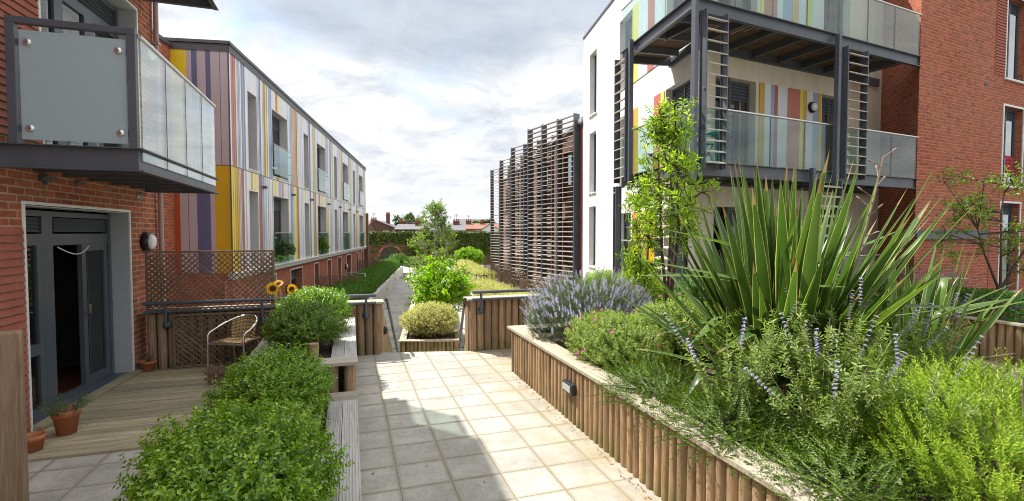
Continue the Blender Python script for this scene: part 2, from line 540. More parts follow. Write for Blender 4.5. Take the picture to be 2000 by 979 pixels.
def window(fr, root, s0, s1, z0, z1, d, mull=(), trans=(), ventz=None, blind=0.0, w=0.05, name="window", curtain=False):
    f = MB(); frame_set(f, fr, s0, s1, z0, z1, d, w=w, mull=mull, trans=trans)
    if ventz: vent(f, fr, s0 + w, s1 - w, ventz, z1 - w, d - 0.012)
    wo = f.build(name, M["frame"], root)
    g = MB(); zt = ventz if ventz else z1 - w
    g.face([fr(s0 + w, d - 0.03, z0 + w), fr(s1 - w, d - 0.03, z0 + w), fr(s1 - w, d - 0.03, zt), fr(s0 + w, d - 0.03, zt)])
    g.build("pane", M["pane"], wo)
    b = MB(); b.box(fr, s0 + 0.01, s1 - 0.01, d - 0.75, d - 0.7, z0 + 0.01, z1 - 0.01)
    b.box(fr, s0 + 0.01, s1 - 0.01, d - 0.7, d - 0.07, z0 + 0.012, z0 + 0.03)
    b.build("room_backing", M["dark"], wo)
    if curtain:
        c = MB(); n = 14; pts = []
        ca, cb = s0 + w, s0 + w + (s1 - s0 - 2 * w) * (0.9 if curtain is True else curtain)
        for i in range(n + 1):
            pts.append((ca + (cb - ca) * i / n, d - 0.13 - 0.03 * (i % 2)))
        for i in range(n):
            c.face([fr(pts[i][0], pts[i][1], z0 + 0.06), fr(pts[i + 1][0], pts[i + 1][1], z0 + 0.06), fr(pts[i + 1][0], pts[i + 1][1], zt), fr(pts[i][0], pts[i][1], zt)])
        c.build("curtain", M["whitetrim"], wo)
    return wo


def surround(mb, fr, s0, s1, z0, z1, w=0.035, proud=0.012, m=0, bottom=True, inn=0.2):
    """thin folded metal edge round an opening plus lining of the reveal"""
    for a, b, c, e in ((s0 - w, s0, z0, z1 + w), (s1, s1 + w, z0, z1 + w), (s0, s1, z1, z1 + w)):
        mb.box(fr, a, b, -0.02, proud, c, e, m)
    if bottom: mb.box(fr, s0 - w, s1 + w, -0.02, proud + 0.03, z0 - w, z0, m)


def ribs(mb, fr, s0, s1, z0, z1, m=0):
    z = z0
    while z < z1 - 0.03:
        V = [fr(s, d, zz) for s in (s0, s1) for d, zz in ((0.0, z), (0.022, z + 0.004), (0.006, z + 0.062), (0.0, z + 0.066))]
        mb.mesh(V, [(0, 4, 5, 1), (1, 5, 6, 2), (2, 6, 7, 3), (0, 1, 2, 3), (7, 6, 5, 4)], m)
        z += 0.075


M["ribbrick"] = plain("ribbed_red_terracotta", (0.34, 0.095, 0.06), 0.75, var=0.15, vs=5, bmp=0.2)
M["roofdark"] = plain("dark_grey_fascia", (0.09, 0.095, 0.105), 0.5)


# ================================================================== near brick block (left)
WO = A(-2.989, 6.007)
FWL = Fr(WO, R(104.74), 1)
nb = thing("brick_apartment_block", "red brick apartment block at the left with glass balcony and open patio door", "building", (*FWL(1.0, -0.1, 0),))
S0, S1, ZT = -11.0, 2.97, 8.7
PD = (0.0, 2.05, 0.0, 2.24)
UD = (0.33, 2.42, 2.80, 5.10)
UD2 = (0.33, 2.42, 5.60, 7.9)
mb = MB()
wall_holes(mb, FWL, S0, S1, -0.3, ZT, [PD, UD, UD2], rev=0.24)
n0 = len(mb.f)
P = lambda s, d, z: FWL(s, d, z)
for a in ([P(S1, 0, -1.8), P(S1, -9, -1.8), P(S1, -9, ZT), P(S1, 0, ZT)], [P(S0, -9, -1.8), P(S0, 0, -1.8), P(S0, 0, ZT), P(S0, -9, ZT)],
          [P(S0, 0, ZT), P(S1, 0, ZT), P(S1, -9, ZT), P(S0, -9, ZT)], [P(S1, -9, -1.8), P(S0, -9, -1.8), P(S0, -9, ZT), P(S1, -9, ZT)]):
    mb.face(a)
mb.build("wall", [M["brick"]], nb)
for z0_, z1_ in ((0.0, 2.05), (2.86, 5.1), (5.4, 8.0)):
    rb = MB(); ribs(rb, FWL, -4.2, -0.04 if z0_ < 1 else 0.29, z0_, z1_); rb.build("ribbed_panel", M["ribbrick"], nb)
cp = MB(); cp.box(FWL, S0, S1 + 0.05, -0.35, 0.05, ZT, ZT + 0.09); cp.build("parapet_coping", M["roofdark"], nb)
# opening surrounds
for (a, b, c, e), nm in ((PD, "door_surround"), (UD, "door_surround"), (UD2, "door_surround")):
    s = MB(); surround(s, FWL, a, b, c, e, w=0.03, proud=0.014, bottom=False)
    so = s.build(nm, M["whitetrim"], nb)
    l = MB()
    l.box(FWL, b - 0.012, b - 0.004, -0.235, -0.001, c + 0.01, e - 0.01)
    l.box(FWL, a + 0.004, a + 0.012, -0.235, -0.001, c + 0.01, e - 0.01)
    l.box(FWL, a + 0.012, b - 0.012, -0.235, -0.001, e - 0.016, e - 0.006)
    l.build("reveal_lining", M["reveal"], so)
# patio door
f = MB()
frame_set(f, FWL, 0.02, 2.03, 0.03, 2.2, -0.205, w=0.06, dep=0.07, mull=(), trans=())
f.box(FWL, 0.64, 0.82, -0.27, -0.212, 0.09, 2.14)                     # mullion between the fixed light and the doorway
f.box(FWL, 0.08, 0.64, -0.27, -0.212, 1.83, 1.95); f.box(FWL, 0.82, 1.97, -0.27, -0.212, 1.82, 1.95)
f.box(FWL, 0.08, 0.64, -0.27, -0.215, 0.66, 0.78); f.box(FWL, 0.55, 0.64, -0.262, -0.213, 0.78, 1.83); f.box(FWL, 0.55, 0.64, -0.262, -0.213, 0.09, 0.66)
f.box(FWL, 0.08, 0.16, -0.262, -0.213, 0.78, 1.83)
vent(f, FWL, 0.10, 0.62, 1.97, 2.13, -0.215, 4); vent(f, FWL, 0.86, 1.95, 1.97, 2.13, -0.215, 4)
pdo = f.build("patio_door", M["frame"], nb)
g = MB()
for a, b, c, e in ((0.16, 0.55, 0.78, 1.83), (0.08, 0.55, 0.09, 0.66)):
    g.face([P(a, -0.24, c), P(b, -0.24, c), P(b, -0.24, e), P(a, -0.24, e)])
g.build("pane", M["pane"], pdo)
lf = MB(); frame_set(lf, FWL, 1.38, 1.965, 0.09, 1.82, -0.218, w=0.085, dep=0.05)
lfo = lf.build("door_leaf", M["frame"], nb)
g = MB(); g.face([P(1.46, -0.24, 0.17), P(1.88, -0.24, 0.17), P(1.88, -0.24, 1.74), P(1.46, -0.24, 1.74)]); g.build("pane", M["pane"], lfo)
g = MB(); g.box(FWL, 1.405, 1.425, -0.215, -0.16, 0.95, 0.97); g.box(FWL, 1.405, 1.425, -0.175, -0.16, 0.95, 1.08); g.build("handle", M["alu"], lfo)
th = MB(); th.box(FWL, -0.03, 2.08, -0.20, -0.03, 0.021, 0.05); th.box(FWL, 0.84, 1.38, -0.30, -0.21, 0.03, 0.06, 1)
th.build("threshold", [M["steel"], M["alu"]], nb)
st = MB(); st.box(FWL, 0.0, 2.35, -0.03, 0.10, 0.021, 0.062); st.build("timber_sill", M["deck"], nb, bevel=0.006)
# upper balcony doors
for zz, nmz in ((2.80, 0), (5.60, 1)):
    f = MB(); frame_set(f, FWL, 0.35, 2.40, zz + 0.02, zz + 2.27, -0.205, w=0.06, dep=0.07)
    f.box(FWL, 0.98, 1.14, -0.27, -0.212, zz + 0.08, zz + 1.85); f.box(FWL, 1.58, 1.78, -0.27, -0.212, zz + 0.08, zz + 1.85)
    f.box(FWL, 0.41, 2.34, -0.27, -0.214, zz + 1.85, zz + 1.97); vent(f, FWL, 0.43, 2.32, zz + 1.97, zz + 2.21, -0.216, 5)
    fo = f.build("balcony_door", M["frame"], nb)
    g = MB()
    for a, b in ((0.41, 0.98), (1.14, 1.58), (1.78, 2.34)):
        g.face([P(a, -0.24, zz + 0.08), P(b, -0.24, zz + 0.08), P(b, -0.24, zz + 1.85), P(a, -0.24, zz + 1.85)])
    g.build("pane", M["pane"], fo)
    c = MB(); n = 10
    for i in range(n):
        a = 1.16 + 1.16 * i / n; b = a + 1.16 / n
        c.face([P(a, -0.38 - 0.03 * (i % 2), zz + 0.1), P(b, -0.38 - 0.03 * ((i + 1) % 2), zz + 0.1), P(b, -0.38 - 0.03 * ((i + 1) % 2), zz + 1.85), P(a, -0.38 - 0.03 * (i % 2), zz + 1.85)])
    c.build("curtain", M["whitetrim"], fo)
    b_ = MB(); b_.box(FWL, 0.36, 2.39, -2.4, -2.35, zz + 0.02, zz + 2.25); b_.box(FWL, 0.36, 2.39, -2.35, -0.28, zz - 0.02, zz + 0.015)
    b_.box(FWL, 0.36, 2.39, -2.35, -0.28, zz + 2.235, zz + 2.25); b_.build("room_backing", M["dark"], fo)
# ground-floor room
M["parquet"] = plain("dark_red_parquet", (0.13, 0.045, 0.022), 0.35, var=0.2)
rm = MB()
rm.box(FWL, -0.6, 2.7, -4.0, -3.9, 0.02, 2.5); rm.box(FWL, -0.7, -0.6, -4.0, -0.3, 0.02, 2.5); rm.box(FWL, 2.7, 2.8, -4.0, -0.3, 0.02, 2.5)
rm.box(FWL, -0.7, 2.8, -4.0, -0.3, 2.5, 2.55); rm.box(FWL, -0.7, 2.8, -4.0, -0.28, -0.02, 0.02, 1)
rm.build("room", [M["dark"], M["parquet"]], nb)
# drain pipe at the far corner
dp = MB(); dp.tube([P(S1 - 0.05, 0.06, 0.02), P(S1 - 0.05, 0.06, ZT - 0.1)], 0.036, 10)
for z in (1.2, 3.0, 4.8, 6.6): dp.box(FWL, S1 - 0.1, S1, 0.0, 0.105, z, z + 0.04)
dp.build("drain_pipe", plain("pale_plum_pipe", (0.40, 0.27, 0.25), 0.45), nb)
av = MB(); av.box(FWL, 2.28, 2.45, -0.01, 0.006, 2.43, 2.50)
for i in range(4): av.box(FWL, 2.285, 2.445, 0.006, 0.012, 2.438 + i * 0.016, 2.446 + i * 0.016, 1)
av.build("air_vent", [M["black"], M["reveal"]], nb)


def balcony_left(F, q1):
    """steel and glass balcony on the near brick block; frame FA (s = q, d = p)"""
    q0, p0, p1 = 5.68, -3.02, -1.93
    b = MB()
    for s in (q0, q1 - 0.075):                                        # end channels
        b.box(FA, s, s + 0.012, p0, p1, F - 0.2, F); b.box(FA, s - 0.05 if s == q0 else s, s + 0.012 + (0.05 if s != q0 else 0), p0, p1, F - 0.21, F - 0.2)
        b.box(FA, s - 0.05 if s == q0 else s, s + 0.012 + (0.05 if s != q0 else 0), p0, p1, F, F + 0.01)
    b.box(FA, q0 + 0.012, q1 - 0.075, p1 - 0.012, p1, F - 0.2, F)      # front channel
    b.box(FA, q0 - 0.05, q1, p1 - 0.012, p1 + 0.055, F - 0.212, F - 0.2); b.box(FA, q0 - 0.05, q1, p1 - 0.012, p1 + 0.055, F, F + 0.012)
    b.box(FA, q0 + 0.012, q1 - 0.075, p0, p0 + 0.012, F - 0.2, F)
    for k in range(1, 6):
        s = q0 + (q1 - q0) * k / 6
        b.box(FA, s - 0.02, s + 0.02, p0 + 0.012, p1 - 0.012, F - 0.19, F - 0.06)
    n = 8                                                              # brackets under the deck
    for k in range(3):
        s = q0 + 0.55 + 0.62 * k
        b.mesh([FA(s, p0 + 0.0, F - 0.215), FA(s, p0 + 0.13, F - 0.215), FA(s, p0, F - 0.32), FA(s + 0.16, p0, F - 0.215), FA(s + 0.16, p0 + 0.13, F - 0.215), FA(s + 0.16, p0, F - 0.32)],
               [(0, 1, 2), (5, 4, 3), (1, 4, 5, 2), (0, 3, 4, 1), (0, 2, 5, 3)])
        b.lathe(FA(s + 0.08, p0 + 0.06, F - 0.29), [(0, 0.02), (0.018, 0.02), (0.018, -0.01)], 8, axis=(CA, SA, -0.5))
    o = b.build("balcony", M["steel"], nb)
    d = MB()
    for k in range(9):
        x = p0 + 0.02 + k * (p1 - p0 - 0.04) / 9
        d.box(FA, q0 + 0.02, q1 - 0.09, x, x + 0.11, F - 0.055, F - 0.02)
    d.build("deck_board", M["capv"], o)
    fr = MB()
    zr = F + 1.08
    for p in (p0 + 0.15, p1 - 0.03):
        fr.box(FA, q0 - 0.03, q0 + 0.03, p - 0.035, p + 0.035, F + 0.012, zr)
    fr.box(FA, q0 - 0.03, q0 + 0.03, p0 + 0.115, p1 + 0.005, zr, zr + 0.06)
    fr.build("end_frame", M["steel"], o, bevel=0.004)
    g = MB(); g.box(FA, q0 - 0.006, q0 + 0.006, p0 + 0.205, p1 - 0.078, F + 0.05, F + 1.03)
    g.build("frosted_screen", M["frosted"], o)
    for p in (p0 + 0.27, p1 - 0.135):
        for z in (F + 0.15, F + 0.92):
            c = MB(); c.lathe(FA(q0, p, z), [(0, -0.022), (0.028, -0.022), (0.033, -0.014), (0.033, 0.014), (0, 0.014)], 16, axis=FA(1, 0, 0))
            e = p0 + 0.185 if p < -2.5 else p1 - 0.065
            c.box(FA, q0 + 0.002, q0 + 0.012, min(p, e), max(p, e), z - 0.03, z + 0.03, 1)
            c.lathe(FA(q0 - 0.02, p, z), [(0, -0.01), (0.008, -0.008), (0.009, 0)], 8, m=1, axis=FA(1, 0, 0))
            c.build("glass_clamp", [M["alu"], M["steel"]], o)
    n = 4
    for k in range(n):
        a = q0 + 0.06 + (q1 - q0 - 0.2) * k / n
        b2 = q0 + 0.06 + (q1 - q0 - 0.2) * (k + 1) / n - 0.018
        g = MB(); g.box(FA, a, b2, p1 + 0.008, p1 + 0.02, F - 0.1, F + 1.07); gp_ = g.build("glass_panel", M["glassbal"], o)
        if k < n - 1: j_ = MB(); j_.box(FA, b2 + 0.002, b2 + 0.016, p1 + 0.006, p1 + 0.022, F - 0.1, F + 1.07); j_.build("glass_joint", M["steel"], o)
    r = MB(); r.tube([FA(q0 + 0.04, p1 + 0.014, F + 1.09), FA(q1 - 0.12, p1 + 0.014, F + 1.09)], 0.024, 10); r.build("handrail", M["alu"], o)


balcony_left(2.76, 8.63)
balcony_left(5.56, 8.72)


def wall_lamp(fr, s, z, label, r=0.14):
    c = fr(s, 0.0, z)
    t = thing("wall_lamp", label, "wall light", c)
    ax = (*fr.n, 0)
    h = MB(); h.lathe(c, [(0, 0.0), (r, 0.0), (r, 0.05), (r * 0.93, 0.085), (r * 0.8, 0.092), (0, 0.092)], 24, axis=ax); h.build("housing", M["black"], t)
    h = MB(); h.lathe(c, [(r * 0.78, 0.088), (r * 0.72, 0.115), (r * 0.5, 0.135), (0, 0.142)], 24, axis=ax); h.build("lens", M["opal"], t)
    return t


wall_lamp(FWL, 2.5, 1.83, "round black wall light with white lens beside the open patio door")
wall_lamp(FWL, 2.66, 4.6, "round black wall light high on brick behind the glass balcony rail")

# ================================================================== striped block (far left)
BD = R(98.79)
B0 = (-7.77, 16.2)
FB = Fr(B0, BD, 1)
SB0, SB1 = -3.36, 21.9
sb = thing("striped_apartment_block", "long block clad in white, yellow and coral striped panels over a brick base", "building", FB(9, -1, -1.6))
Zl, Zj, Zt, ZL = 0.91, 3.69, 6.58, -1.62
nar = [(-2.1 + 6.05 * k, -1.38 + 6.05 * k) for k in range(4)]
wid = [(0.02 + 6.2 * k, 1.72 + 6.2 * k) for k in range(4)]
up = [(a, b, 3.77, 5.95) for a, b in nar] + [(a, b, 3.80, 5.95) for a, b in wid]
lo = [(a, b, 0.97, 3.15) for a, b in nar] + [(a, b, 0.97, 3.15) for a, b in wid]
runs = []
def st_(a, b, k, u): runs.append((a, b, Zj if u else Zl, Zt if u else Zj, k))
for a, b, k in ((-3.22, -2.95, "coral"), (-2.95, -2.72, "pale"), (-2.55, -2.3, "blue"), (-1.38, -1.2, "pale"), (-1.2, -1.06, "blue"), (-0.78, -0.64, "orange"), (-0.64, -0.48, "lemon"),
                (-0.3, -0.05, "blue"), (0.4, 0.62, "coral"), (0.62, 0.86, "lemon"), (2.1, 2.3, "blue"), (2.4, 2.75, "orange"), (2.75, 2.95, "tan"), (4.6, 4.8, "blue"), (4.85, 4.95, "coral"), (5.5, 5.8, "lemon"),
                (6.3, 6.6, "pale"), (7.2, 7.4, "lemon"), (8.2, 8.4, "lilac"), (8.9, 9.2, "blue"), (9.5, 9.7, "lemon"), (11.0, 11.3, "pale"), (11.8, 12.05, "lemon"), (12.05, 12.2, "coral"), (14.3, 14.6, "blue"),
                (15.0, 15.3, "lemon"), (17.4, 17.8, "pale"), (18.1, 18.3, "coral"), (20.7, 21.0, "blue"), (21.3, 21.6, "lemon")): st_(a, b, k, True)
for a, b, k in ((-3.36, -3.1, "yellow"), (-3.1, -2.82, "gold"), (-2.66, -2.48, "coral"), (-1.3, -1.1, "coral"), (-1.1, -0.86, "blue"), (2.0, 2.3, "blue"), (2.4, 2.85, "lemon"), (2.9, 3.1, "coral"),
                (4.4, 4.6, "pale"), (4.9, 5.0, "coral"), (5.5, 5.75, "gold"), (5.75, 5.9, "orange"), (8.1, 8.5, "lemon"), (9.1, 9.4, "pale"), (10.9, 11.0, "coral"), (11.5, 11.8, "blue"), (14.4, 14.8, "lemon"), (14.9, 15.2, "blue"),
                (17.1, 17.3, "coral"), (17.5, 17.9, "lemon"), (20.3, 20.6, "blue"), (21.2, 21.7, "lemon")): st_(a, b, k, False)
for a, b, k in ((-1.95, -1.8, "gold"), (-1.7, -1.45, "lemon"), (0.1, 0.45, "lemon"), (0.6, 0.9, "blue"), (0.95, 1.15, "coral"), (4.0, 4.2, "lemon"), (6.4, 6.7, "coral"), (6.9, 7.3, "lemon"), (12.6, 12.9, "coral")):
    runs.append((a, b, 3.15, Zj, k))
cuts = sorted({x for r in runs for x in r[:2]})
mb = MB()
wall_holes(mb, FB, SB0, SB1, Zl, Zt, up + lo, rev=0.32, msel=stripe_sel(runs), cuts=[c for c in cuts if SB0 < c < SB1], zcuts=(Zj, 3.15), mrev=PKEYS.index("reveal"))
# end face towards the terrace
FE = Fr(FB(SB0, 0, 0)[:2], BD - R(90), 1)                              # s runs to the corner (negative = away)
eruns = [(-1.36, -1.0, Zj, Zt, "yellow"), (-1.0, -0.88, Zj, Zt, "lilac"), (-0.88, -0.75, Zj, Zt, "navy"), (-0.75, -0.55, Zj, Zt, "lilac"), (-0.55, -0.43, Zj, Zt, "navy"), (-0.43, 0, Zj, Zt, "lilac"),
         (-1.36, -1.22, Zl, Zj, "red"), (-1.22, -0.82, Zl, Zj, "lilac"), (-0.82, -0.5, Zl, Zj, "navy"), (-0.5, -0.39, Zl, Zj, "lilac"), (-0.39, 0, Zl, Zj, "gold")]
wall_holes(mb, FE, -1.36, 0.0, Zl, Zt, [], msel=stripe_sel(eruns), cuts=[-1.22, -1, -.88, -.82, -.75, -.55, -.5, -.43, -.39], zcuts=(Zj,))
cl = mb.build("cladding", PMATS, sb)
jm = MB()                                                              # open joints between the panels
rj = random.Random(3)
for c in cuts + [x + 0.6 for x in cuts[::3]]:
    if any(h[0] - 0.02 < c < h[1] + 0.02 for h in up): continue
    if SB0 < c < SB1: jm.box(FB, c - 0.006, c + 0.006, -0.01, 0.003, Zl, Zt)
jm.box(FB, SB0, SB1, -0.01, 0.004, Zj - 0.012, Zj + 0.012); jm.box(FE, -1.36, 0, -0.01, 0.004, Zj - 0.01, Zj + 0.01)
for c in (-1.02, -0.21): jm.box(FE, c - 0.005, c + 0.005, -0.01, 0.003, Zl if c < -1 else Zj, Zj if c < -1 else Zt)
jm.box(FE, -0.02, 0.012, -0.01, 0.01, Zl, Zt)
jm.build("panel_joint", M["steel"], sb)
# brick base, recessed brick wall between the near block and the striped end face, roof
mb = MB()
gf = [(-0.05, 0.54, -1.55, 0.55), (2.3, 3.95, -1.55, 0.55), (5.95, 6.8, -0.75, 0.55), (8.75, 9.6, -0.9, 0.55), (11.35, 12.4, -0.9, 0.55), (14.1, 15.8, -1.55, 0.55), (17.8, 18.7, -0.75, 0.55), (20.4, 21.3, -0.9, 0.55)]
wall_holes(mb, FB, SB0 - 0.2, SB1, ZL, 0.72, gf, rev=0.3, d=-0.12)
FBk = Fr(FE(-1.36, 0, 0)[:2], BD, 1)
wall_holes(mb, FBk, -6.0, 0.0, ZL, 6.62, [])
for a in ([FE(-1.36, -0.001, ZL), FE(0, -0.001, ZL), FE(0, -0.001, 0.9), FE(-1.36, -0.001, 0.9)],
          [FB(SB1, -0.01, ZL), FB(SB1, -9, ZL), FB(SB1, -9, 6.6), FB(SB1, -0.01, 6.6)],
          [FB(SB1, -9, ZL), FB(SB0 - 6, -9, ZL), FB(SB0 - 6, -9, 6.6), FB(SB1, -9, 6.6)]):
    mb.face(a)
mb.build("brick_base", M["brick2"], sb)
l = MB(); l.box(FB, SB0 - 0.02, SB1 + 0.05, -0.11, 0.02, 0.73, 0.90); l.box(FB, SB0, SB1 + 0.05, -0.05, 0.06, 0.87, 0.915, 1); l.build("ledge", [M["lightsteel"], M["whitetrim"]], sb)
rf = MB()
rf.box(FB, SB0 - 0.05, SB1 + 0.1, -9, 0.05, 6.76, 6.84); rf.box(FB, SB0, SB1 + 0.05, -0.05, 0.02, 6.58, 6.76)
rf.box(FE, -1.4, 0.0, -0.02, 0.02, 6.58, 6.76); rf.box(FE, -1.42, 0.06, -0.02, 0.06, 6.76, 6.835)
rf.box(FBk, -6, 0.0, -0.3, 0.05, 6.62, 6.72)
ro = rf.build("roof", M["roofdark"], sb)
ep = MB(); ep.box(FB, SB1, SB1 + 0.35, -0.5, 0.15, ZL, 3.4); ep.build("brick_pier", M["oldbrick"], sb)
for i, (a, b, c, e) in enumerate(up + lo):
    w = b - a
    wo = window(FB, sb, a, b, c, e, -0.26, mull=((a + w * 0.5,) if w > 1 else ()), ventz=(e - 0.42 if w > 1 else None))
    if c < 3:                                                          # reveal sill is part of the window
        pass
for (a, b, c, e) in gf:
    window(FB, sb, a, b, c, e, -0.36, mull=((a + (b - a) * 0.5,) if b - a > 1.2 else ()), ventz=(e - 0.45 if b - a > 1.2 else None))
    s = MB(); surround(s, Fr(FB(0, -0.12, 0)[:2], BD, 1), a, b, c, e, w=0.045, proud=0.012, bottom=c > -1.2); s.build("window_surround", M["whitetrim"], sb)
for (a, b, c, e) in up + lo:
    s = MB(); surround(s, FB, a, b, c, e, w=0.02, proud=0.006, bottom=True); s.build("window_surround", M["whitetrim"], sb)
M["juliet_bright"] = M["glass"]
for i, (a, b) in enumerate(wid):                                       # glass fronts of the wide windows
    for z0, z1 in ((3.86, 4.80), (0.95, 1.93)):
        g = MB(); g.box(FB, a - 0.10, b + 0.12, 0.075, 0.087, z0, z1); go = g.build("juliet_glass", M["glass"], sb)
        h = MB()
        for s in (a - 0.03, b + 0.05):
            for z in ((z0 + 0.15, z1 - 0.15)):
                h.tube([FB(s, 0.0, z), FB(s, 0.1, z)], 0.018, 8)
        h.box(FB, a - 0.12, b + 0.14, 0.07, 0.092, z1, z1 + 0.025)
        h.build("glass_fixing", M["lightsteel"], go)
for s in (-1.0, 2.15, 4.95, 8.3, 11.3, 14.3, 17.4):
    sp = MB(); sp.box(FB, s, s + 0.1, 0.0, 0.12, 3.3, 3.38); sp.build("spotlight", M["steel"], sb)
wall_lamp(Fr(FB(0, -0.12, 0)[:2], BD, 1), 1.75, -0.1, "round black wall light on brick base beside grey door of the striped block", 0.15)
wall_lamp(Fr(FB(0, -0.12, 0)[:2], BD, 1), 13.7, -0.1, "small round wall light far along the brick base of the striped block", 0.17)

# ================================================================== white rendered block (right)
C0 = (3.844, 10.484)
FR1 = Fr(C0, BD, -1)
FR2 = Fr(C0, R(25), 1)
wb = thing("white_apartment_block", "three storey white rendered block with striped panels, steel and glass corner balconies", "building", FR2(2, -2, 0))
F1, F2, F3, ZR = 0.40, 3.20, 6.00, 9.0
h1 = [(6.52, 7.26, 6.02, 8.15), (6.52, 7.26, 3.34, 5.42), (6.52, 7.26, 0.78, 2.86)]
for F in (F1, F2, F3):
    h1 += [(0.25, 1.40, F + 0.05, F + 2.12), (3.45, 4.4, F + 0.05, F + 2.12)]
h2 = []
for F in (F1, F2, F3):
    h2 += [(0.55, 1.78, F + 0.05, F + 2.12), (4.08, 5.1, F + 0.05, F + 2.12)]
mb = MB()
wall_holes(mb, FR1, 0, 8.0, -1.7, ZR, h1, rev=0.22)
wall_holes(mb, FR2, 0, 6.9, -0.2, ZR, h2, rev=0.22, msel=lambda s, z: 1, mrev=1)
for a in ([FR1(8.0, 0, -1.7), FR1(8.0, -12, -1.7), FR1(8.0, -12, ZR), FR1(8.0, 0, ZR)][::-1], [FR1(0, 0, ZR), FR1(8, 0, ZR), FR1(8, -12, ZR), FR2(8, 0, ZR)]):
    mb.face(a)
mb.build("wall", [M["render"], M["soffit"]], wb)
c = MB(); c.box(FR1, -0.05, 8.05, -0.3, 0.03, ZR, ZR + 0.07); c.box(FR2, 0.03, 6.9, -0.3, 0.03, ZR, ZR + 0.07); c.build("parapet_coping", M["roofdark"], wb)
for k, F in enumerate((F1, F2, F3)):
    mb = MB(); mb1 = MB()
    z0, z1 = F + 0.05, F + 2.12
    if k == 1:
        L2 = [(1.88, 2.04, "gold"), (2.04, 2.25, "white"), (2.25, 2.37, "blue"), (2.37, 2.48, "red"), (2.48, 2.81, "white"), (2.81, 3.25, "coral"), (3.25, 3.37, "yellow"), (3.37, 3.49, "gold"), (3.49, 3.72, "white"), (3.72, 3.91, "blue"), (3.91, 4.03, "gold")]
    elif k == 2:
        L2 = [(1.88, 1.98, "lemon"), (1.98, 2.40, "coral"), (2.40, 2.60, "pale"), (2.60, 2.92, "blue"), (2.92, 3.14, "tan"), (3.14, 3.38, "pale"), (3.38, 3.62, "lime"), (3.62, 4.03, "pale")]
    else:
        L2 = [(1.88, 2.2, "pale"), (2.2, 2.5, "gold"), (2.5, 3.0, "white"), (3.0, 3.3, "coral"), (3.3, 4.03, "lilac")]
    for a, b, col in L2: mb.box(FR2, a + 0.003, b - 0.003, -0.01, 0.02, z0, z1, PKEYS.index(col))
    if k == 1: L1 = [(1.45, 1.62, "lemon"), (1.62, 2.0, "coral"), (2.0, 2.42, "white"), (2.42, 2.8, "pale"), (2.8, 2.95, "white"), (2.95, 3.25, "gold"), (3.25, 3.40, "coral")]
    elif k == 2: L1 = [(1.45, 2.0, "pale"), (2.0, 2.4, "coral"), (2.4, 3.0, "white"), (3.0, 3.4, "lemon")]
    else: L1 = [(1.45, 1.8, "pale"), (1.8, 2.35, "gold"), (2.35, 2.85, "lemon"), (2.85, 3.30, "orange")]
    for a, b, col in L1: mb1.box(FR1, a + 0.003, b - 0.003, -0.01, 0.02, z0, z1, PKEYS.index(col))
    mb.build("striped_panel", PMATS, wb); mb1.build("striped_panel", PMATS, wb)
for (a, b, c, e) in h1:
    w = b - a
    window(FR1, wb, a, b, c, e, -0.17, mull=((a + w * 0.5,) if w > 0.8 else ()), ventz=(e - 0.42 if w > 0.8 else None), curtain=(0.5 if w > 0.8 else False))
    if w < 0.8:
        s = MB(); s.box(FR1, a - 0.03, b + 0.03, -0.02, 0.05, c - 0.04, c); s.build("window_sill", M["whitetrim"], wb)
for (a, b, c, e) in h2:
    w = b - a
    window(FR2, wb, a, b, c, e, -0.17, mull=(a + w * 0.5,), ventz=e - 0.42, trans=(), w=0.06, curtain=(0.45 if c > 3 else False))
# balconies
P1 = (3.10, 8.70)
FP = Fr(P1, R(25), 1)                                                   # front edge
PL = (2.50, 11.40)
al = math.atan2(PL[1] - P1[1], PL[0] - P1[0])
FLb = Fr(P1, al, -1)                                                    # left edge
LF, LL = 6.97, math.hypot(PL[0] - P1[0], PL[1] - P1[1])


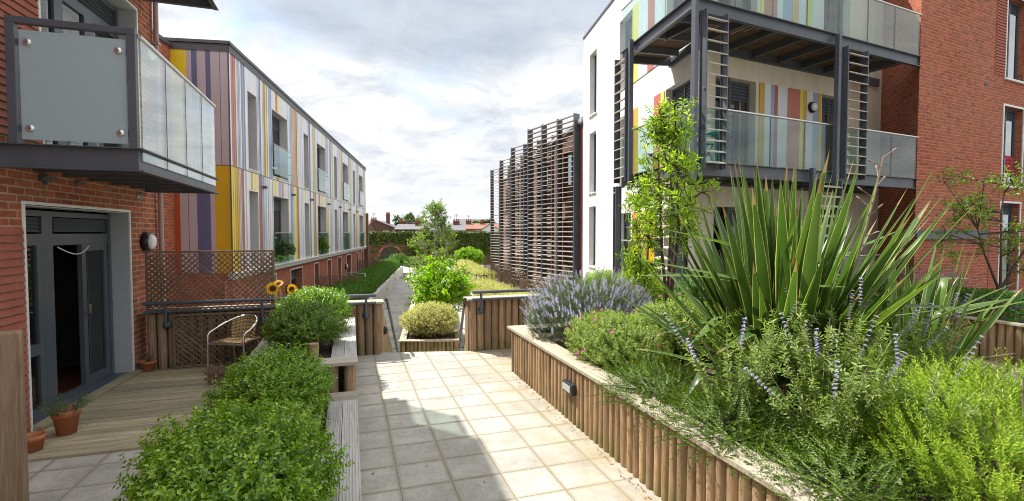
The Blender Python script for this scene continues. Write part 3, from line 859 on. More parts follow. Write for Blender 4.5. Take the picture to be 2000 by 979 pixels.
def balcony_right(F):
    b = MB()
    b.box(FP, 0, LF, -0.02, 0, F - 0.21, F); b.box(FP, 0, LF, -0.02, 0.06, F - 0.225, F - 0.21); b.box(FP, 0, LF, -0.02, 0.06, F, F + 0.014)
    b.box(FLb, 0, LL, -0.02, 0, F - 0.21, F); b.box(FLb, -0.02, LL, -0.02, 0.06, F - 0.225, F - 0.21); b.box(FLb, -0.02, LL, -0.02, 0.06, F, F + 0.014)
    FEnd = Fr(PL, math.atan2(FR1(0.96, 0, 0)[1] - PL[1] + 0.0, 1.2), 1)
    e1 = FR1(1.15, 0.0, 0)
    FEnd = Fr(PL, math.atan2(e1[1] - PL[1], e1[0] - PL[0]), -1)
    LE = math.hypot(e1[0] - PL[0], e1[1] - PL[1])
    b.box(FEnd, 0, LE, -0.06, 0, F - 0.21, F)
    b.box(FR2, 0.0, 6.3, 0.0, 0.06, F - 0.24, F - 0.05); b.box(FR1, 0.0, 1.15, 0.0, 0.06, F - 0.24, F - 0.05)
    k = 0.55
    while k < LF - 0.2:                                                 # joists back to the wall
        b.box(FP, k - 0.025, k + 0.025, -1.30, -0.02, F - 0.2, F - 0.06)
        k += 0.82
    for k in (0.5, 1.3, 2.1):
        b.box(FLb, k - 0.025, k + 0.025, -1.0, -0.02, F - 0.2, F - 0.06)
    o = b.build("balcony", M["steel"], wb)
    d = MB()
    s = 0.34
    while s < LF - 0.1:
        d.box(FP, s, s + 0.118, -1.30, -0.025, F - 0.055, F - 0.02); s += 0.132
    s = 0.3
    while s < LL - 0.1:
        d.box(FLb, s, s + 0.118, -1.05, -0.025, F - 0.054, F - 0.021); s += 0.13
    d.build("deck_board", M["darkdeck"], o)
    n = 7
    for i in range(n):
        a, c = 0.03 + (LF - 0.06) * i / n, 0.03 + (LF - 0.06) * (i + 1) / n - 0.02
        g = MB(); g.box(FP, a, c, 0.012, 0.024, F + 0.02, F + 0.95); g.build("glass_panel", M["glass"], o)
        if i < n - 1: j_ = MB(); j_.box(FP, c + 0.002, c + 0.018, 0.01, 0.026, F + 0.02, F + 0.95); j_.build("glass_joint", M["steel"], o)
    for i in range(3):
        a, c = 0.03 + (LL - 0.06) * i / 3, 0.03 + (LL - 0.06) * (i + 1) / 3 - 0.02
        g = MB(); g.box(FLb, a, c, 0.012, 0.024, F + 0.02, F + 0.95); g.build("glass_panel", M["glass"], o)
    r = MB(); r.tube([FLb(LL, 0.018, F + 0.97), FLb(0.0, 0.018, F + 0.97)], 0.022, 10); r.tube([FP(0.0, 0.018, F + 0.97), FP(LF, 0.018, F + 0.97)], 0.022, 10)
    r.build("handrail", M["alu"], o)
    return o


balcony_right(F2); balcony_right(F3)


M["slat"] = plain("bleached_timber_slat", (0.44, 0.40, 0.34), 0.7, var=0.15, vs=8)


def ladder(fr, s0, s1, z0, z1, d0, n, post=None):
    """brise soleil ladder: two fins with sloping timber slats between"""
    b = MB()
    for s in (s0, s1):
        b.box(fr, s - 0.012, s + 0.012, d0, d0 + 0.12, z0, z1); b.box(fr, s - 0.035, s + 0.035, d0 - 0.012, d0, z0, z1)
    if post is not None:
        b.box(fr, post - 0.04, post + 0.04, d0 - 0.02, d0 + 0.07, z0 - 0.2, z1 + 0.22)
    for z in (z0 + 0.25, (z0 + z1) / 2, z1 - 0.25):
        for s in (s0, s1): b.lathe(fr(s, d0 + 0.09, z), [(0, -0.03), (0.014, -0.03), (0.014, 0.03), (0, 0.03)], 6, axis=(*fr.t, 0))
    o = b.build("louvre_ladder", M["steel"], wb)
    for i in range(n):
        z = z0 + 0.12 + (z1 - z0 - 0.24) * i / (n - 1)
        m = MB()
        V = [fr(s, d, zz) for s in (s0 + 0.014, s1 - 0.014) for d, zz in ((d0 + 0.02, z), (d0 + 0.13, z - 0.035), (d0 + 0.13, z - 0.015), (d0 + 0.02, z + 0.02))]
        m.mesh(V, [(0, 4, 5, 1), (1, 5, 6, 2), (2, 6, 7, 3), (3, 7, 4, 0), (0, 1, 2, 3), (7, 6, 5, 4)])
        m.build("slat", M["slat"], o)


ladder(FP, 0.16, 0.66, 3.08, 5.78, 0.07, 14, post=-0.02)
ladder(FP, 4.05, 4.72, 3.08, 5.76, 0.07, 14, post=3.86)
ladder(FLb, 2.22, 2.76, 3.08, 5.85, 0.07, 13, post=2.14)
ladder(FP, 3.24, 3.95, 0.4, 3.02, 0.07, 13, post=3.14)
ladder(FLb, 0.3, 0.86, 0.4, 3.0, 0.07, 13, post=0.2)
ladder(FLb, 2.66, 2.78, -0.2, 3.0, 0.07, 2)
g = MB()
for a, b in ((2.3, 3.3), (3.32, 4.45)): g.box(FR1, a, b, 0.10, 0.112, F1 + 0.4, F1 + 1.3)
go = g.build("balustrade_glass", M["glass"], wb)
h = MB(); h.tube([FR1(2.3, 0.106, F1 + 1.33), FR1(4.45, 0.106, F1 + 1.33)], 0.02, 8)
for s in (2.3, 3.31, 4.45): h.box(FR1, s - 0.015, s + 0.015, 0.0, 0.125, F1 + 0.4, F1 + 1.32)
h.build("handrail", M["alu"], go)
g = MB(); g.box(FP, 3.4, 6.7, -0.4, -0.388, F1 + 0.02, F1 + 1.0); go = g.build("balustrade_glass", M["glass"], wb)
h = MB(); h.tube([FP(3.3, -0.394, F1 + 1.03), FP(6.8, -0.394, F1 + 1.03)], 0.02, 8); h.build("handrail", M["alu"], go)
wall_lamp(FR2, 3.66, 4.95, "round black wall light on striped panels behind the middle balcony", 0.13)

# ================================================================== brick wing (far right)
E0 = (9.40, 11.60)
FWg = Fr(E0, R(25), 1)
bw = thing("brick_apartment_wing", "tall red brick wing at the right edge with white framed windows", "building", FWg(3, -2, 0))
hw = [(4.02, 5.1, 3.22, 5.32), (4.02, 5.1, 6.05, 8.2), (4.02, 5.1, 0.35, 2.75)]
mb = MB()
wall_holes(mb, FWg, 0, 12, -0.3, 10.5, hw, rev=0.2)
bs = FR2(6.5, 0, 0)
FWs = Fr(E0, math.atan2(bs[1] - E0[1], bs[0] - E0[0]), -1)
Ls = math.hypot(bs[0] - E0[0], bs[1] - E0[1])
wall_holes(mb, FWs, 0, Ls + 0.5, -0.3, 10.5, [])
mb.face([FWg(0, 0, 10.5), FWg(12, 0, 10.5), FWg(12, -8, 10.5), FWs(Ls + 8, 0, 10.5)])
mb.build("wall", M["brick2"], bw)
for z0_, z1_ in ((6.08, 8.9), (0.4, 2.9)):
    rb = MB(); ribs(rb, FWg, 3.46, 3.98, z0_, z1_); rb.build("ribbed_panel", M["ribbrick"], bw)
bb = MB(); bb.box(FWg, 0.01, 3.3, -0.01, 0.05, 1.82, 2.02); bb.box(FWg, 0.01, 3.3, 0.05, 0.075, 1.80, 1.82); bb.box(FWg, 0.01, 3.3, 0.05, 0.075, 2.0, 2.02); bb.build("steel_band", M["steel"], bw)
for (a, b, c, e) in hw:
    window(FWg, bw, a, b, c, e, -0.15, mull=((a + b) / 2,), trans=((c + 0.75, a, (a + b) / 2),), ventz=e - 0.3, curtain=(0.4 if c > 3 else False))
    s = MB(); surround(s, FWg, a, b, c, e, w=0.05, proud=0.02); s.build("window_surround", M["whitetrim"], bw)
av = MB(); av.box(FWg, 2.95, 3.12, -0.01, 0.006, 5.72, 5.78); av.build("air_vent", M["black"], bw)
tw = MB()
n = 8
for i in range(n):
    for j in range(6):
        def tp(i, j):
            return FWg(4.06 + 0.42 * i / n, 0.06 + 0.035 * math.sin(i * 1.3) * (j / 6) - 0.06 * (j == 0), 4.02 - 0.48 * j / 6)
        tw.face([tp(i, j), tp(i, j + 1), tp(i + 1, j + 1), tp(i + 1, j)], smooth=True)
two = tw.build("towel", plain("crimson_cloth", (0.36, 0.012, 0.04), 0.9), None)
sm = two.modifiers.new("solid", "SOLIDIFY"); sm.thickness = 0.012
tag(two, "crimson towel hung out of a window of the brick wing", "towel")

# ================================================================== louvred block (middle right)
FLv = Fr(FR1(8.02, -0.06, 0)[:2], BD, -1)
lv = thing("louvred_apartment_block", "brick block behind stepped screens of horizontal timber louvres on dark posts", "building", FLv(8, -1, -1.6))
mb = MB()
hl = []
for k in range(5):
    for z in (0.5, 3.3): hl.append((1.6 + 4.4 * k, 3.1 + 4.4 * k, z, z + 2.0))
wall_holes(mb, FLv, 0, 24, ZL, 6.05, hl, rev=0.2)
mb.face([FLv(24, 0, ZL), FLv(24, -9, ZL), FLv(24, -9, 6.05), FLv(24, 0, 6.05)][::-1])
mb.build("wall", M["shadebrick"], lv)
for (a, b, c, e) in hl: window(FLv, lv, a, b, c, e, -0.15, mull=((a + b) / 2,))
r = MB()
r.mesh([FLv(0.05, 0.12, 6.06), FLv(24, 0.12, 6.06), FLv(24, -5, 8.6), FLv(0.05, -5, 8.6), FLv(0.05, 0.12, 6.2), FLv(24, 0.12, 6.2), FLv(24, -5, 8.74), FLv(0.05, -5, 8.74)],
       [(3, 2, 1, 0), (4, 5, 6, 7), (0, 1, 5, 4), (1, 2, 6, 5), (2, 3, 7, 6), (3, 0, 4, 7)])
r.build("roof", M["lightsteel"], lv)
ld = (0.494, -0.869)
M["louvre"] = plain("silvered_timber_louvre", (0.42, 0.36, 0.30), 0.7, var=0.25, vs=4)
for k, (gx, gy) in enumerate(((0.80, 21.9), (0.056, 26.6), (-0.655, 31.3), (-1.44, 36.1))):
    FS = Fr((gx, gy), math.atan2(ld[1], ld[0]), 1)
    W, z0, z1 = (3.34 if k == 0 else 3.85), -0.6, 6.45
    m = MB()
    nz = 37
    for i in range(nz):
        z = z0 + 0.1 + (z1 - z0 - 0.14) * i / (nz - 1)
        for j in range(3):
            a, b = W * j / 3 + 0.035, W * (j + 1) / 3 - 0.035
            V = [FS(s, d, zz) for s in (a, b) for d, zz in ((-0.07, z), (0.14, z - 0.032), (0.14, z - 0.004), (-0.07, z + 0.026))]
            m.mesh(V, [(0, 4, 5, 1), (1, 5, 6, 2), (2, 6, 7, 3), (3, 7, 4, 0), (0, 1, 2, 3), (7, 6, 5, 4)])
    so = m.build("louvre_screen", M["louvre"], lv)
    for j in range(4):
        s = W * j / 3
        p = MB(); p.box(FS, s - 0.03, s + 0.03, -0.12, 0.13, z0 - 0.98 if j in (0, 3) else z0, z1 + 0.0); p.build("post", M["steel"], so)
    for z in (1.0, 3.2, 5.6):
        for j in (0, 1, 2, 3):
            p = MB()
            e = FS(W * j / 3, -0.1, z)
            q = (e[0] + 0.9, e[1] + 0.1, z)
            p.tube([e, q], 0.025, 6)
            p.build("bracket", M["steel"], so)
# ================================================================== ground, terrace, stairs
def struct(name, mb, mats, **k):
    return tag(mb.build(name, mats, None, **k), kind="structure")


M["earth"] = plain("town_ground", (0.10, 0.10, 0.075), 0.95, var=0.35, vs=0.3)
g = MB(); g.face([(-600, -300, -1.75), (600, -300, -1.75), (600, 900, -1.75), (-600, 900, -1.75)]); struct("ground", g, M["earth"])


def lower_paving_mat():
    m, nt, N, L, b = newmat("lower_path_slabs")
    uv = coords(nt, "UV", rot=(0, 0, R(9)))
    br = nd(nt, "ShaderNodeTexBrick"); br.offset = 0.5
    L.new(uv, br.inputs["Vector"])
    for k, v in (("Scale", 1), ("Brick Width", 0.9), ("Row Height", 0.6), ("Mortar Size", 0.012)): br.inputs[k].default_value = v
    br.inputs["Color1"].default_value = (0.34, 0.32, 0.28, 1); br.inputs["Color2"].default_value = (0.42, 0.40, 0.36, 1); br.inputs["Mortar"].default_value = (0.12, 0.11, 0.09, 1)
    c = mix(nt, 1.0, br.outputs["Color"], ramp(nt, noise(nt, uv, 1.5, 5), [(0.3, (0.8, 0.8, 0.78)), (0.7, (1.1, 1.1, 1.1))]), "MULTIPLY")
    L.new(c, b.inputs["Base Color"]); b.inputs["Roughness"].default_value = 0.85
    return m


M["lowpave"] = lower_paving_mat()
g = MB(); g.face([(-16, 7, -1.6), (4, 7, -1.6), (4, 64, -1.6), (-18, 64, -1.6)]); struct("path", g, M["lowpave"])
tpoly = [A(-3.4, -9), A(11, -9), (14, 12), (14, 24), (3.2, 24), (2.66, 18.4), (3.4, 13.6), A(4.9, 8.35), A(1.86, 7.99), A(0.47, 8.33), A(-3.4, 8.42)]
g = MB(); g.prism(tpoly, -1.74, 0.0); struct("terrace_paving", g, M["paving"])
# steps down to the lower courtyard, between the log walls
sd = Vector((-math.sin(R(8.79)), math.cos(R(8.79)), 0))
c0, c1 = Vector(A(0.47, 8.33, 0)), Vector(A(1.86, 7.99, 0))
g = MB()
for i in range(9):
    z = -0.178 * (i + 1)
    a0, a1 = c0 + sd * (0.27 * i + 0.003), c1 + sd * (0.27 * i + 0.003)
    b0, b1 = c0 + sd * (0.27 * (i + 1)), c1 + sd * (0.27 * (i + 1))
    g.prism([(a0.x, a0.y), (a1.x, a1.y), (b1.x, b1.y), (b0.x, b0.y)], -1.62 - 0.01 * i, z)
struct("stairs", g, M["lowpave"])
# timber deck in front of the patio door
g = MB()
q = 5.26
rd = random.Random(5)
while q < 8.2:
    pw = -3.0 + 0.057 * (q - 5.82) + 0.02
    g.box(FA, q, q + 0.112, pw, -1.20, 0.002, 0.022 + rd.uniform(-0.0015, 0.0015)); q += 0.118
struct("decking", g, M["deck"])


# ================================================================== log planters and walls
def logs(mb, p0, p1, z0, z1, r=0.05, rnd=None, jit=0.006, out=None):
    """row of round logs from p0 to p1 (world x, y)"""
    rnd = rnd or random.Random(1)
    a, b = Vector((*p0, 0)), Vector((*p1, 0))
    L = (b - a).length
    n = max(1, round(L / (2 * r * 0.98)))
    for i in range(n):
        c = a + (b - a) * ((i + 0.5) / n)
        rr = L / n / 2 * rnd.uniform(0.94, 1.0)
        c = c + Vector((rnd.uniform(-jit, jit), rnd.uniform(-jit, jit), 0))
        tx, ty = rnd.uniform(-0.006, 0.006), rnd.uniform(-0.006, 0.006)
        mb.tube([(c.x, c.y, z0), (c.x + tx, c.y + ty, z1 + rnd.uniform(-0.004, 0.003))], rr, 10, smooth=True)


def board(mb, fr, s0, s1, d0, d1, z0, z1, grooves=0, along="s", m=0):
    """deck board with shallow grooves running lengthways"""
    if grooves == 0:
        mb.box(fr, s0, s1, d0, d1, z0, z1, m); return
    prof = []
    a, b = (d0, d1) if along == "s" else (s0, s1)
    w = (b - a) / (grooves * 2 + 1)
    prof = [(a, z0), (a, z1)]
    for k in range(grooves):
        x = a + w * (2 * k + 1)
        prof += [(x, z1), (x + 0.002, z1 - 0.006), (x + w - 0.002, z1 - 0.006), (x + w, z1)]
    prof += [(b, z1), (b, z0)]
    e = (s0, s1) if along == "s" else (d0, d1)
    V = []
    for t in e:
        for x, z in prof: V.append(fr(t, x, z) if along == "s" else fr(x, t, z))
    n = len(prof)
    F = [(i, i + 1, n + i + 1, n + i) for i in range(n - 1)] + [(n - 1, 0, n, 2 * n - 1), tuple(range(n - 1, -1, -1)), tuple(range(n, 2 * n))]
    mb.mesh(V, F, m)


rl = random.Random(21)


def bench_planter(label, p0, p1, q0, q1, z, near_cap, far_cap):
    t = thing("bench_planter", label, "planter", A((p0 + p1) / 2, (q0 + q1) / 2, 0))
    m = MB(); r = 0.06; e = 0.075
    logs(m, A(p1 - e, q0 + e), A(p1 - e, q1 - e), 0.0, z - 0.03, r, rl)
    logs(m, A(p0 + e, q0 + e), A(p0 + e, q1 - e), 0.0, z - 0.03, r, rl)
    logs(m, A(p0 + 2.6 * e, q0 + e), A(p1 - 2.6 * e, q0 + e), 0.0, z - 0.03, r, rl)
    logs(m, A(p0 + 2.6 * e, q1 - e), A(p1 - 2.6 * e, q1 - e), 0.0, z - 0.03, r, rl)
    m.build("log_facing", M["loggrey"], t)
    w = 0.128
    m = MB(); m2 = MB()
    for k in range(2):
        a = near_cap * 0.0
        i0 = q0 + (0.0 if not near_cap else (0.128 * (2 - k) if False else 0.262)); i1 = q1 - (0.262 if far_cap else 0.0)
        if not near_cap: i0 = q0
        board(m, FA, i0, i1, p1 - (k + 1) * (w + 0.005), p1 - k * (w + 0.005) - 0.005, z - 0.03, z, 6)
        board(m, FA, i0, i1, p0 + k * (w + 0.005) + 0.005, p0 + (k + 1) * (w + 0.005), z - 0.03, z, 6)
        if near_cap: board(m2, FA, q0 + k * (w + 0.003), q0 + k * (w + 0.003) + w, p0, p1, z - 0.03, z + 0.001, 0, "d")
        if far_cap: board(m2, FA, q1 - (k + 1) * (w + 0.003), q1 - k * (w + 0.003) - 0.003, p0, p1, z - 0.03, z + 0.001, 6, "d")
    m.build("bench_top", M["capv"], t)
    if near_cap or far_cap: m2.build("bench_end", M["capu"], t)
    s = MB(); s.box(FA, q0 + 0.26, q1 - 0.26, p0 + 0.26, p1 - 0.26, 0.01, z - 0.07); s.build("soil", M["soil"], t)
    return t


bench_planter("low grey bench planter running along the left of the paving nearest the viewer", -1.28, 0.05, 1.4, 5.235, 0.36, False, True)
b2 = bench_planter("taller bench planter with grooved grey top between the low planter and the log wall", -1.05, 0.055, 5.25, 8.08, 0.65, True, False)
m = MB(); logs(m, A(-0.42, 5.32), A(-0.32, 5.32), 0.4, 0.85, 0.048, rl); m.build("corner_post", M["loggrey"], b2)

# ---- log walls at the end of the terrace
def log_wall(label, pa, pb, q, zt, rail_a, rail_b, brackets):
    fr = Fr(A(pa, q), R(18), 1)                                          # s across, d towards the viewer
    t = thing("log_wall", label, "wall", A((pa + pb) / 2, q, 0))
    L = pb - pa
    m = MB(); logs(m, fr(0, 0, 0)[:2], fr(L, 0, 0)[:2], 0.0, zt - 0.03, 0.062, rl, 0.004); m.build("log_facing", M["loggrey"], t)
    m = MB(); m.box(fr, -0.02, L + 0.02, -0.26, -0.065, -0.2, zt - 0.04); m.build("backing_board", M["loggrey"], t)
    m = MB()
    for k in range(2): board(m, fr, -0.05, L + 0.05, 0.085 - 0.185 * (k + 1), 0.085 - 0.185 * k - 0.005, zt - 0.03, zt, 0)
    m.build("coping", M["cop"], t)
    h = MB()
    h.tube([fr(rail_a, 0.14, zt + 0.12), fr(rail_b, 0.14, zt + 0.12)], 0.026, 10)
    h.tube([fr(rail_a, 0.105, zt - 0.005), fr(rail_b, 0.105, zt - 0.005)], 0.024, 10)
    ho = h.build("handrail", M["steel"], t)
    for s in brackets:
        h = MB(); h.tube([fr(s, 0.14, zt + 0.12), fr(s, 0.14, zt - 0.22)], 0.021, 8)
        h.lathe(fr(s, 0.06, zt - 0.2), [(0, 0), (0.06, 0), (0.06, 0.02), (0.03, 0.03), (0.026, 0.08), (0, 0.08)], 14, axis=(*fr.n, 0))
        h.build("rail_bracket", M["steel"], ho)
    return t


lw = log_wall("log wall with grey handrail left of the steps, behind the clipped box bushes", -2.76, 0.45, 8.26, 0.85, 0.0, 3.13, (0.27, 1.5, 2.98))
log_wall("log wall with grey handrail right of the steps", 1.86, 4.9, 7.99, 0.87, 0.02, 3.0, (0.16, 1.6))


def flank(label, base, side, lamp):
    """sloping boarded wall beside the steps with its handrail"""
    t = thing("stair_wall", label, "wall", tuple(base))
    fr = Fr((base.x, base.y), math.atan2(sd.y, sd.x), side)
    m = MB(); s = 0.0
    while s < 2.5:
        a, b = s, s + 0.118
        zt = lambda x: 0.80 - 0.62 * x
        V = [fr(x, d, z) for x in (a, b) for d, z in ((-0.06, -1.6), (0, -1.6), (0, zt(x)), (-0.06, zt(x)))]
        m.mesh(V, [(0, 1, 2, 3), (7, 6, 5, 4), (1, 5, 6, 2), (2, 6, 7, 3), (3, 7, 4, 0)]); s += 0.122
    m.build("boarding", M["log"], t)
    h = MB()
    h.tube([fr(0.0, 0.07, 0.86), fr(0.16, 0.07, 0.83), fr(2.5, 0.07, -0.62), fr(2.62, 0.07, -0.72)], 0.024, 10)
    for s in (0.25, 1.1, 2.0):
        z = 0.83 - 0.62 * (s - 0.16); h.tube([fr(s, 0.07, z), fr(s, 0.07, z - 0.09), fr(s, 0.0, z - 0.1)], 0.01, 6)
    h.build("handrail", M["black"], t)
    return fr


fl = flank("sloping boarded wall with dark handrail on the left of the steps", c0 + sd * 0.01 + Vector((-0.0, 0, 0)), 1, True)
fl2 = flank("sloping boarded wall with dark handrail on the right of the steps", c1 + sd * 0.01, -1, False)
t = thing("step_light", "small black step light on the boarded wall left of the steps", "light", fl(0.3, 0, 0.3))
m = MB(); m.lathe(fl(0.3, 0, 0.3), [(0, 0), (0.07, 0), (0.07, 0.03), (0.05, 0.06), (0, 0.06)], 16, axis=(*fl.n, 0)); m.build("housing", M["black"], t)

# ---- trellises
def lattice(mb, fr, s0, s1, z0, z1, d, pitch=0.075, w=0.02):
    """two layers of diagonal laths clipped to a rectangle"""
    for lay, sg in ((0, 1), (1, -1)):
        dd = d + (0.0 if lay == 0 else 0.007)
        c = -(z1 - z0) - (s1 - s0)
        step = pitch * math.sqrt(2)
        k = s0 - (z1 - z0)
        while k < s1 + (z1 - z0):
            a = max(s0, k if sg > 0 else k - (z1 - z0)); b = min(s1, k + (z1 - z0) if sg > 0 else k)
            if b - a > 0.01:
                za = z0 + (a - k) if sg > 0 else z0 + (k - a)
                zb = z0 + (b - k) if sg > 0 else z0 + (k - b)
                hw = w * 0.707
                V = [fr(a, dd, max(z0, min(z1, za - hw))), fr(b, dd, max(z0, min(z1, zb - hw))), fr(b, dd, max(z0, min(z1, zb + hw))), fr(a, dd, max(z0, min(z1, za + hw)))]
                V += [fr(x[0], x[1], x[2]) for x in ()]
                W = [(v[0] + fr.n[0] * 0.006, v[1] + fr.n[1] * 0.006, v[2]) for v in V]
                mb.mesh(V + W, [(3, 2, 1, 0), (4, 5, 6, 7), (0, 1, 5, 4), (1, 2, 6, 5), (2, 3, 7, 6), (3, 0, 4, 7)])
            k += step


def trellis(label, fr, s0, s1, z0, z1, pitch=0.075, post_z=None, w=0.02, name="trellis_panel", group=None, rail=0.03):
    t = thing(name, label, "trellis", fr((s0 + s1) / 2, 0, z0), group)
    m = MB(); lattice(m, fr, s0 + rail, s1 - rail, z0 + rail, z1 - rail, 0.0, pitch, w); m.build("lattice", M["trellis"], t)
    m = MB()
    for a, b in ((s0, s0 + rail), (s1 - rail, s1)): m.box(fr, a, b, -0.012, 0.025, z0, z1)
    for a, b in ((z0, z0 + rail), (z1 - rail, z1)): m.box(fr, s0 + rail, s1 - rail, -0.012, 0.025, a, b)
    m.build("frame", M["trellis"], t)
    if post_z is not None:
        for s in (s0 - 0.05, s1 + 0.05):
            m = MB(); m.box(fr, s - 0.045, s + 0.045, -0.045, 0.045, post_z, z1 + 0.02); m.build("post", M["trellis"], t)
    return t


FT = Fr(A(-2.76, 8.26), R(18), 1)
trellis("tall brown trellis panel above the handrail beside the patio", FT, 0.0, 1.66, 0.85, 1.70, 0.054, None, 0.031)
FT2 = Fr(A(-2.76, 8.26), R(18), 1)
FT2b = Fr(FT2(0, 0.075, 0)[:2], R(18), 1)
trellis("lower brown trellis panel fixed to the log wall behind the wicker chair", FT2b, 0.34, 1.72, 0.03, 0.80, 0.056, None, 0.036)
for k, (a, b, y, lab) in enumerate((((-8.9, -7.05, 22.3, "nearer trellis screen across the left lower patios of the striped block")), (-10.8, -8.95, 34.4, "farther trellis screen across the left lower patios by the end of the hedge"))):
    trellis(lab, Fr((a, y), R(3), 1), 0, b - a, -1.2, 0.0 + 0.02, 0.085, -1.6, 0.045, group=None)
for a, b, y, lab in ((0.42, 1.75, 18.7, "trellis fence below the louvres nearest the lavender"), (-0.31, 0.75, 23.4, "second trellis fence below the stepped louvres"),
                     (-1.05, 0.0, 27.9, "third trellis fence below the stepped louvres, taller posts"), (-1.96, -0.8, 35.8, "farthest trellis fence below the louvres by the pale hedge")):
    trellis(lab, Fr((a, y), R(2), 1), 0, b - a, -1.5, 0.2, 0.085, -1.6, 0.048)

# ---- big log planter on the right
rp = thing("log_planter", "long log edged planter with pale coping on the right of the paving, full of plants", "planter", A(4.0, 3.5, 0))
m = MB(); logs(m, A(2.19, 0.5), A(2.19, 6.66), 0.0, 0.585, 0.049, rl, 0.004); logs(m, A(2.26, 6.66), A(5.4, 6.72), 0.0, 0.585, 0.05, rl); logs(m, A(5.4, 6.6), A(5.4, 0.5), 0.0, 0.585, 0.05, rl); m.build("log_facing", M["log"], rp)
m = MB(); board(m, FA, 0.3, 6.78, 2.125, 2.236, 0.59, 0.62, 0); board(m, FA, 0.3, 6.78, 2.240, 2.35, 0.59, 0.62, 0)
m.build("coping", M["cop"], rp)
m = MB(); board(m, FA, 6.50, 6.78, 2.354, 5.4, 0.588, 0.619, 0, "d"); m.build("coping_end", M["capu"], rp)
m = MB(); m.prism([A(2.24, 0.2), A(2.24, 6.6), A(5.35, 6.6), A(5.35, 0.2)], 0.02, 0.55); m.build("soil", M["soil"], rp)
t = thing("bulkhead_light", "rectangular black bulkhead light set in the log planter beside the paving", "light", A(2.14, 4.62, 0.37))
m = MB(); m.box(FA, 4.5, 4.74, 2.09, 2.16, 0.32, 0.43); m.build("housing", M["black"], t, bevel=0.012)
m = MB(); m.box(FA, 4.53, 4.71, 2.083, 2.0895, 0.345, 0.41); m.build("lens", M["lightsteel"], t)
for z in (0.362, 0.378, 0.394): pass
# ---- rear planter, far right
rq = thing("log_planter", "curved log planter below the brick wing with a clipped hedge on top", "planter", (7.6, 8.3, 0))
m = MB(); cv = [(6.35, 9.1), (6.9, 8.45), (7.35, 7.6), (7.55, 6.6), (7.7, 5.6)]
for a, b in zip(cv[:-1], cv[1:]): logs(m, a, b, 0.0, 0.60, 0.055, rl)
m.build("log_facing", M["log"], rq)
m = MB(); m.prism([(x + 0.05, y + 0.05) for x, y in cv] + [(12, 8), (11.5, 12.0), (7.5, 10.4)], 0.02, 0.56); m.build("soil", M["soil"], rq)
m = MB()
for a, b in zip(cv[:-1], cv[1:]):
    v = Vector((b[0] - a[0], b[1] - a[1])); v.normalize(); n_ = Vector((v.y, -v.x)) * 0.08
    m.prism([(a[0] - n_.x, a[1] - n_.y), (b[0] - n_.x, b[1] - n_.y), (b[0] + n_.x, b[1] + n_.y), (a[0] + n_.x, a[1] + n_.y)], 0.602, 0.63)
m.build("coping", M["cop"], rq)

# ---- gate post in the near left corner
t = MB(); t.box(Fr((-3.40, 3.32), R(40), 1), -0.075, 0.075, -0.06, 0.06, 0.0, 1.30)
gp = t.build("gate_post", M["loggrey"], None, bevel=0.012); tag(gp, "squared weathered timber post standing at the left edge of the view", "post")

# ================================================================== small objects on the deck
M["wicker"] = None
def wicker():
    m, nt, N, L, b = newmat("honey_wicker")
    uv = coords(nt, "Object")
    w1 = nd(nt, "ShaderNodeTexWave", i_Scale=22.0, i_Distortion=1.0); w1.bands_direction = "Z"; L.new(uv, w1.inputs["Vector"])
    w2 = nd(nt, "ShaderNodeTexWave", i_Scale=16.0, i_Distortion=1.5); w2.bands_direction = "DIAGONAL"; L.new(uv, w2.inputs["Vector"])
    c = mix(nt, 0.5, w1.outputs["Color"], w2.outputs["Color"])
    L.new(ramp(nt, c, [(0.2, (0.10, 0.055, 0.02)), (0.55, (0.42, 0.27, 0.11)), (0.85, (0.62, 0.45, 0.22))]), b.inputs["Base Color"])
    b.inputs["Roughness"].default_value = 0.5
    bump(nt, c, b, 0.8, 0.006)
    return m


M["wicker"] = wicker()
ch = thing("wicker_armchair", "wicker bistro armchair with shiny tube frame on the deck", "chair", (-3.86, 6.93, 0.022))
fc = math.atan2(-0.99, -0.12)
FC = Fr((-3.86, 6.93), fc - R(90), 1)                                    # s to the chair's left-right, d backwards
fx = Vector((math.cos(fc), math.sin(fc), 0)); rx = Vector((fx.y, -fx.x, 0)); cc = Vector((-3.86, 6.93, 0.022))
def cpt(r, f, z): return cc + rx * r + fx * f + Vector((0, 0, z))
m = MB()
pts = []
for i in range(25):                                                      # arm and back hoop
    u = i / 24 * math.pi
    pts.append(cpt(0.265 * math.cos(u) * 1.0, 0.21 - 0.50 * math.sin(u) ** 0.8 if 0 < i < 24 else 0.21, 0.57 + 0.17 * math.sin(u) ** 0.9 if 0 < i < 24 else 0.57))
left = [cpt(0.265, 0.24, 0.0), cpt(0.265, 0.24, 0.42), cpt(0.265, 0.235, 0.54)]
m.tube(left + pts + [cpt(-0.265, 0.235, 0.54), cpt(-0.265, 0.24, 0.42), cpt(-0.265, 0.24, 0.0)], 0.0135, 10)
m.build("arm_frame", M["alu"], ch)
for s in (-1, 1):
    m = MB(); m.tube([cpt(0.19 * s, -0.17, 0.44), cpt(0.235 * s, -0.27, 0.0)], 0.012, 8); m.build("leg", M["alu"], ch)
m = MB(); m.tube([cpt(0.25, 0.225, 0.42), cpt(-0.25, 0.225, 0.42), cpt(-0.21, -0.2, 0.42), cpt(0.21, -0.2, 0.42), cpt(0.25, 0.225, 0.42)], 0.011, 8); m.build("seat_frame", M["alu"], ch)
m = MB()
n = 8
def sp_(i, j):
    u, v = i / n, j / n
    wd = 0.245 - 0.04 * v
    return cpt(-wd + 2 * wd * u, 0.235 - 0.44 * v, 0.432 - 0.018 * math.sin(math.pi * u) * math.sin(math.pi * v))
for i in range(n):
    for j in range(n): m.face([sp_(i, j), sp_(i + 1, j), sp_(i + 1, j + 1), sp_(i, j + 1)], smooth=True)
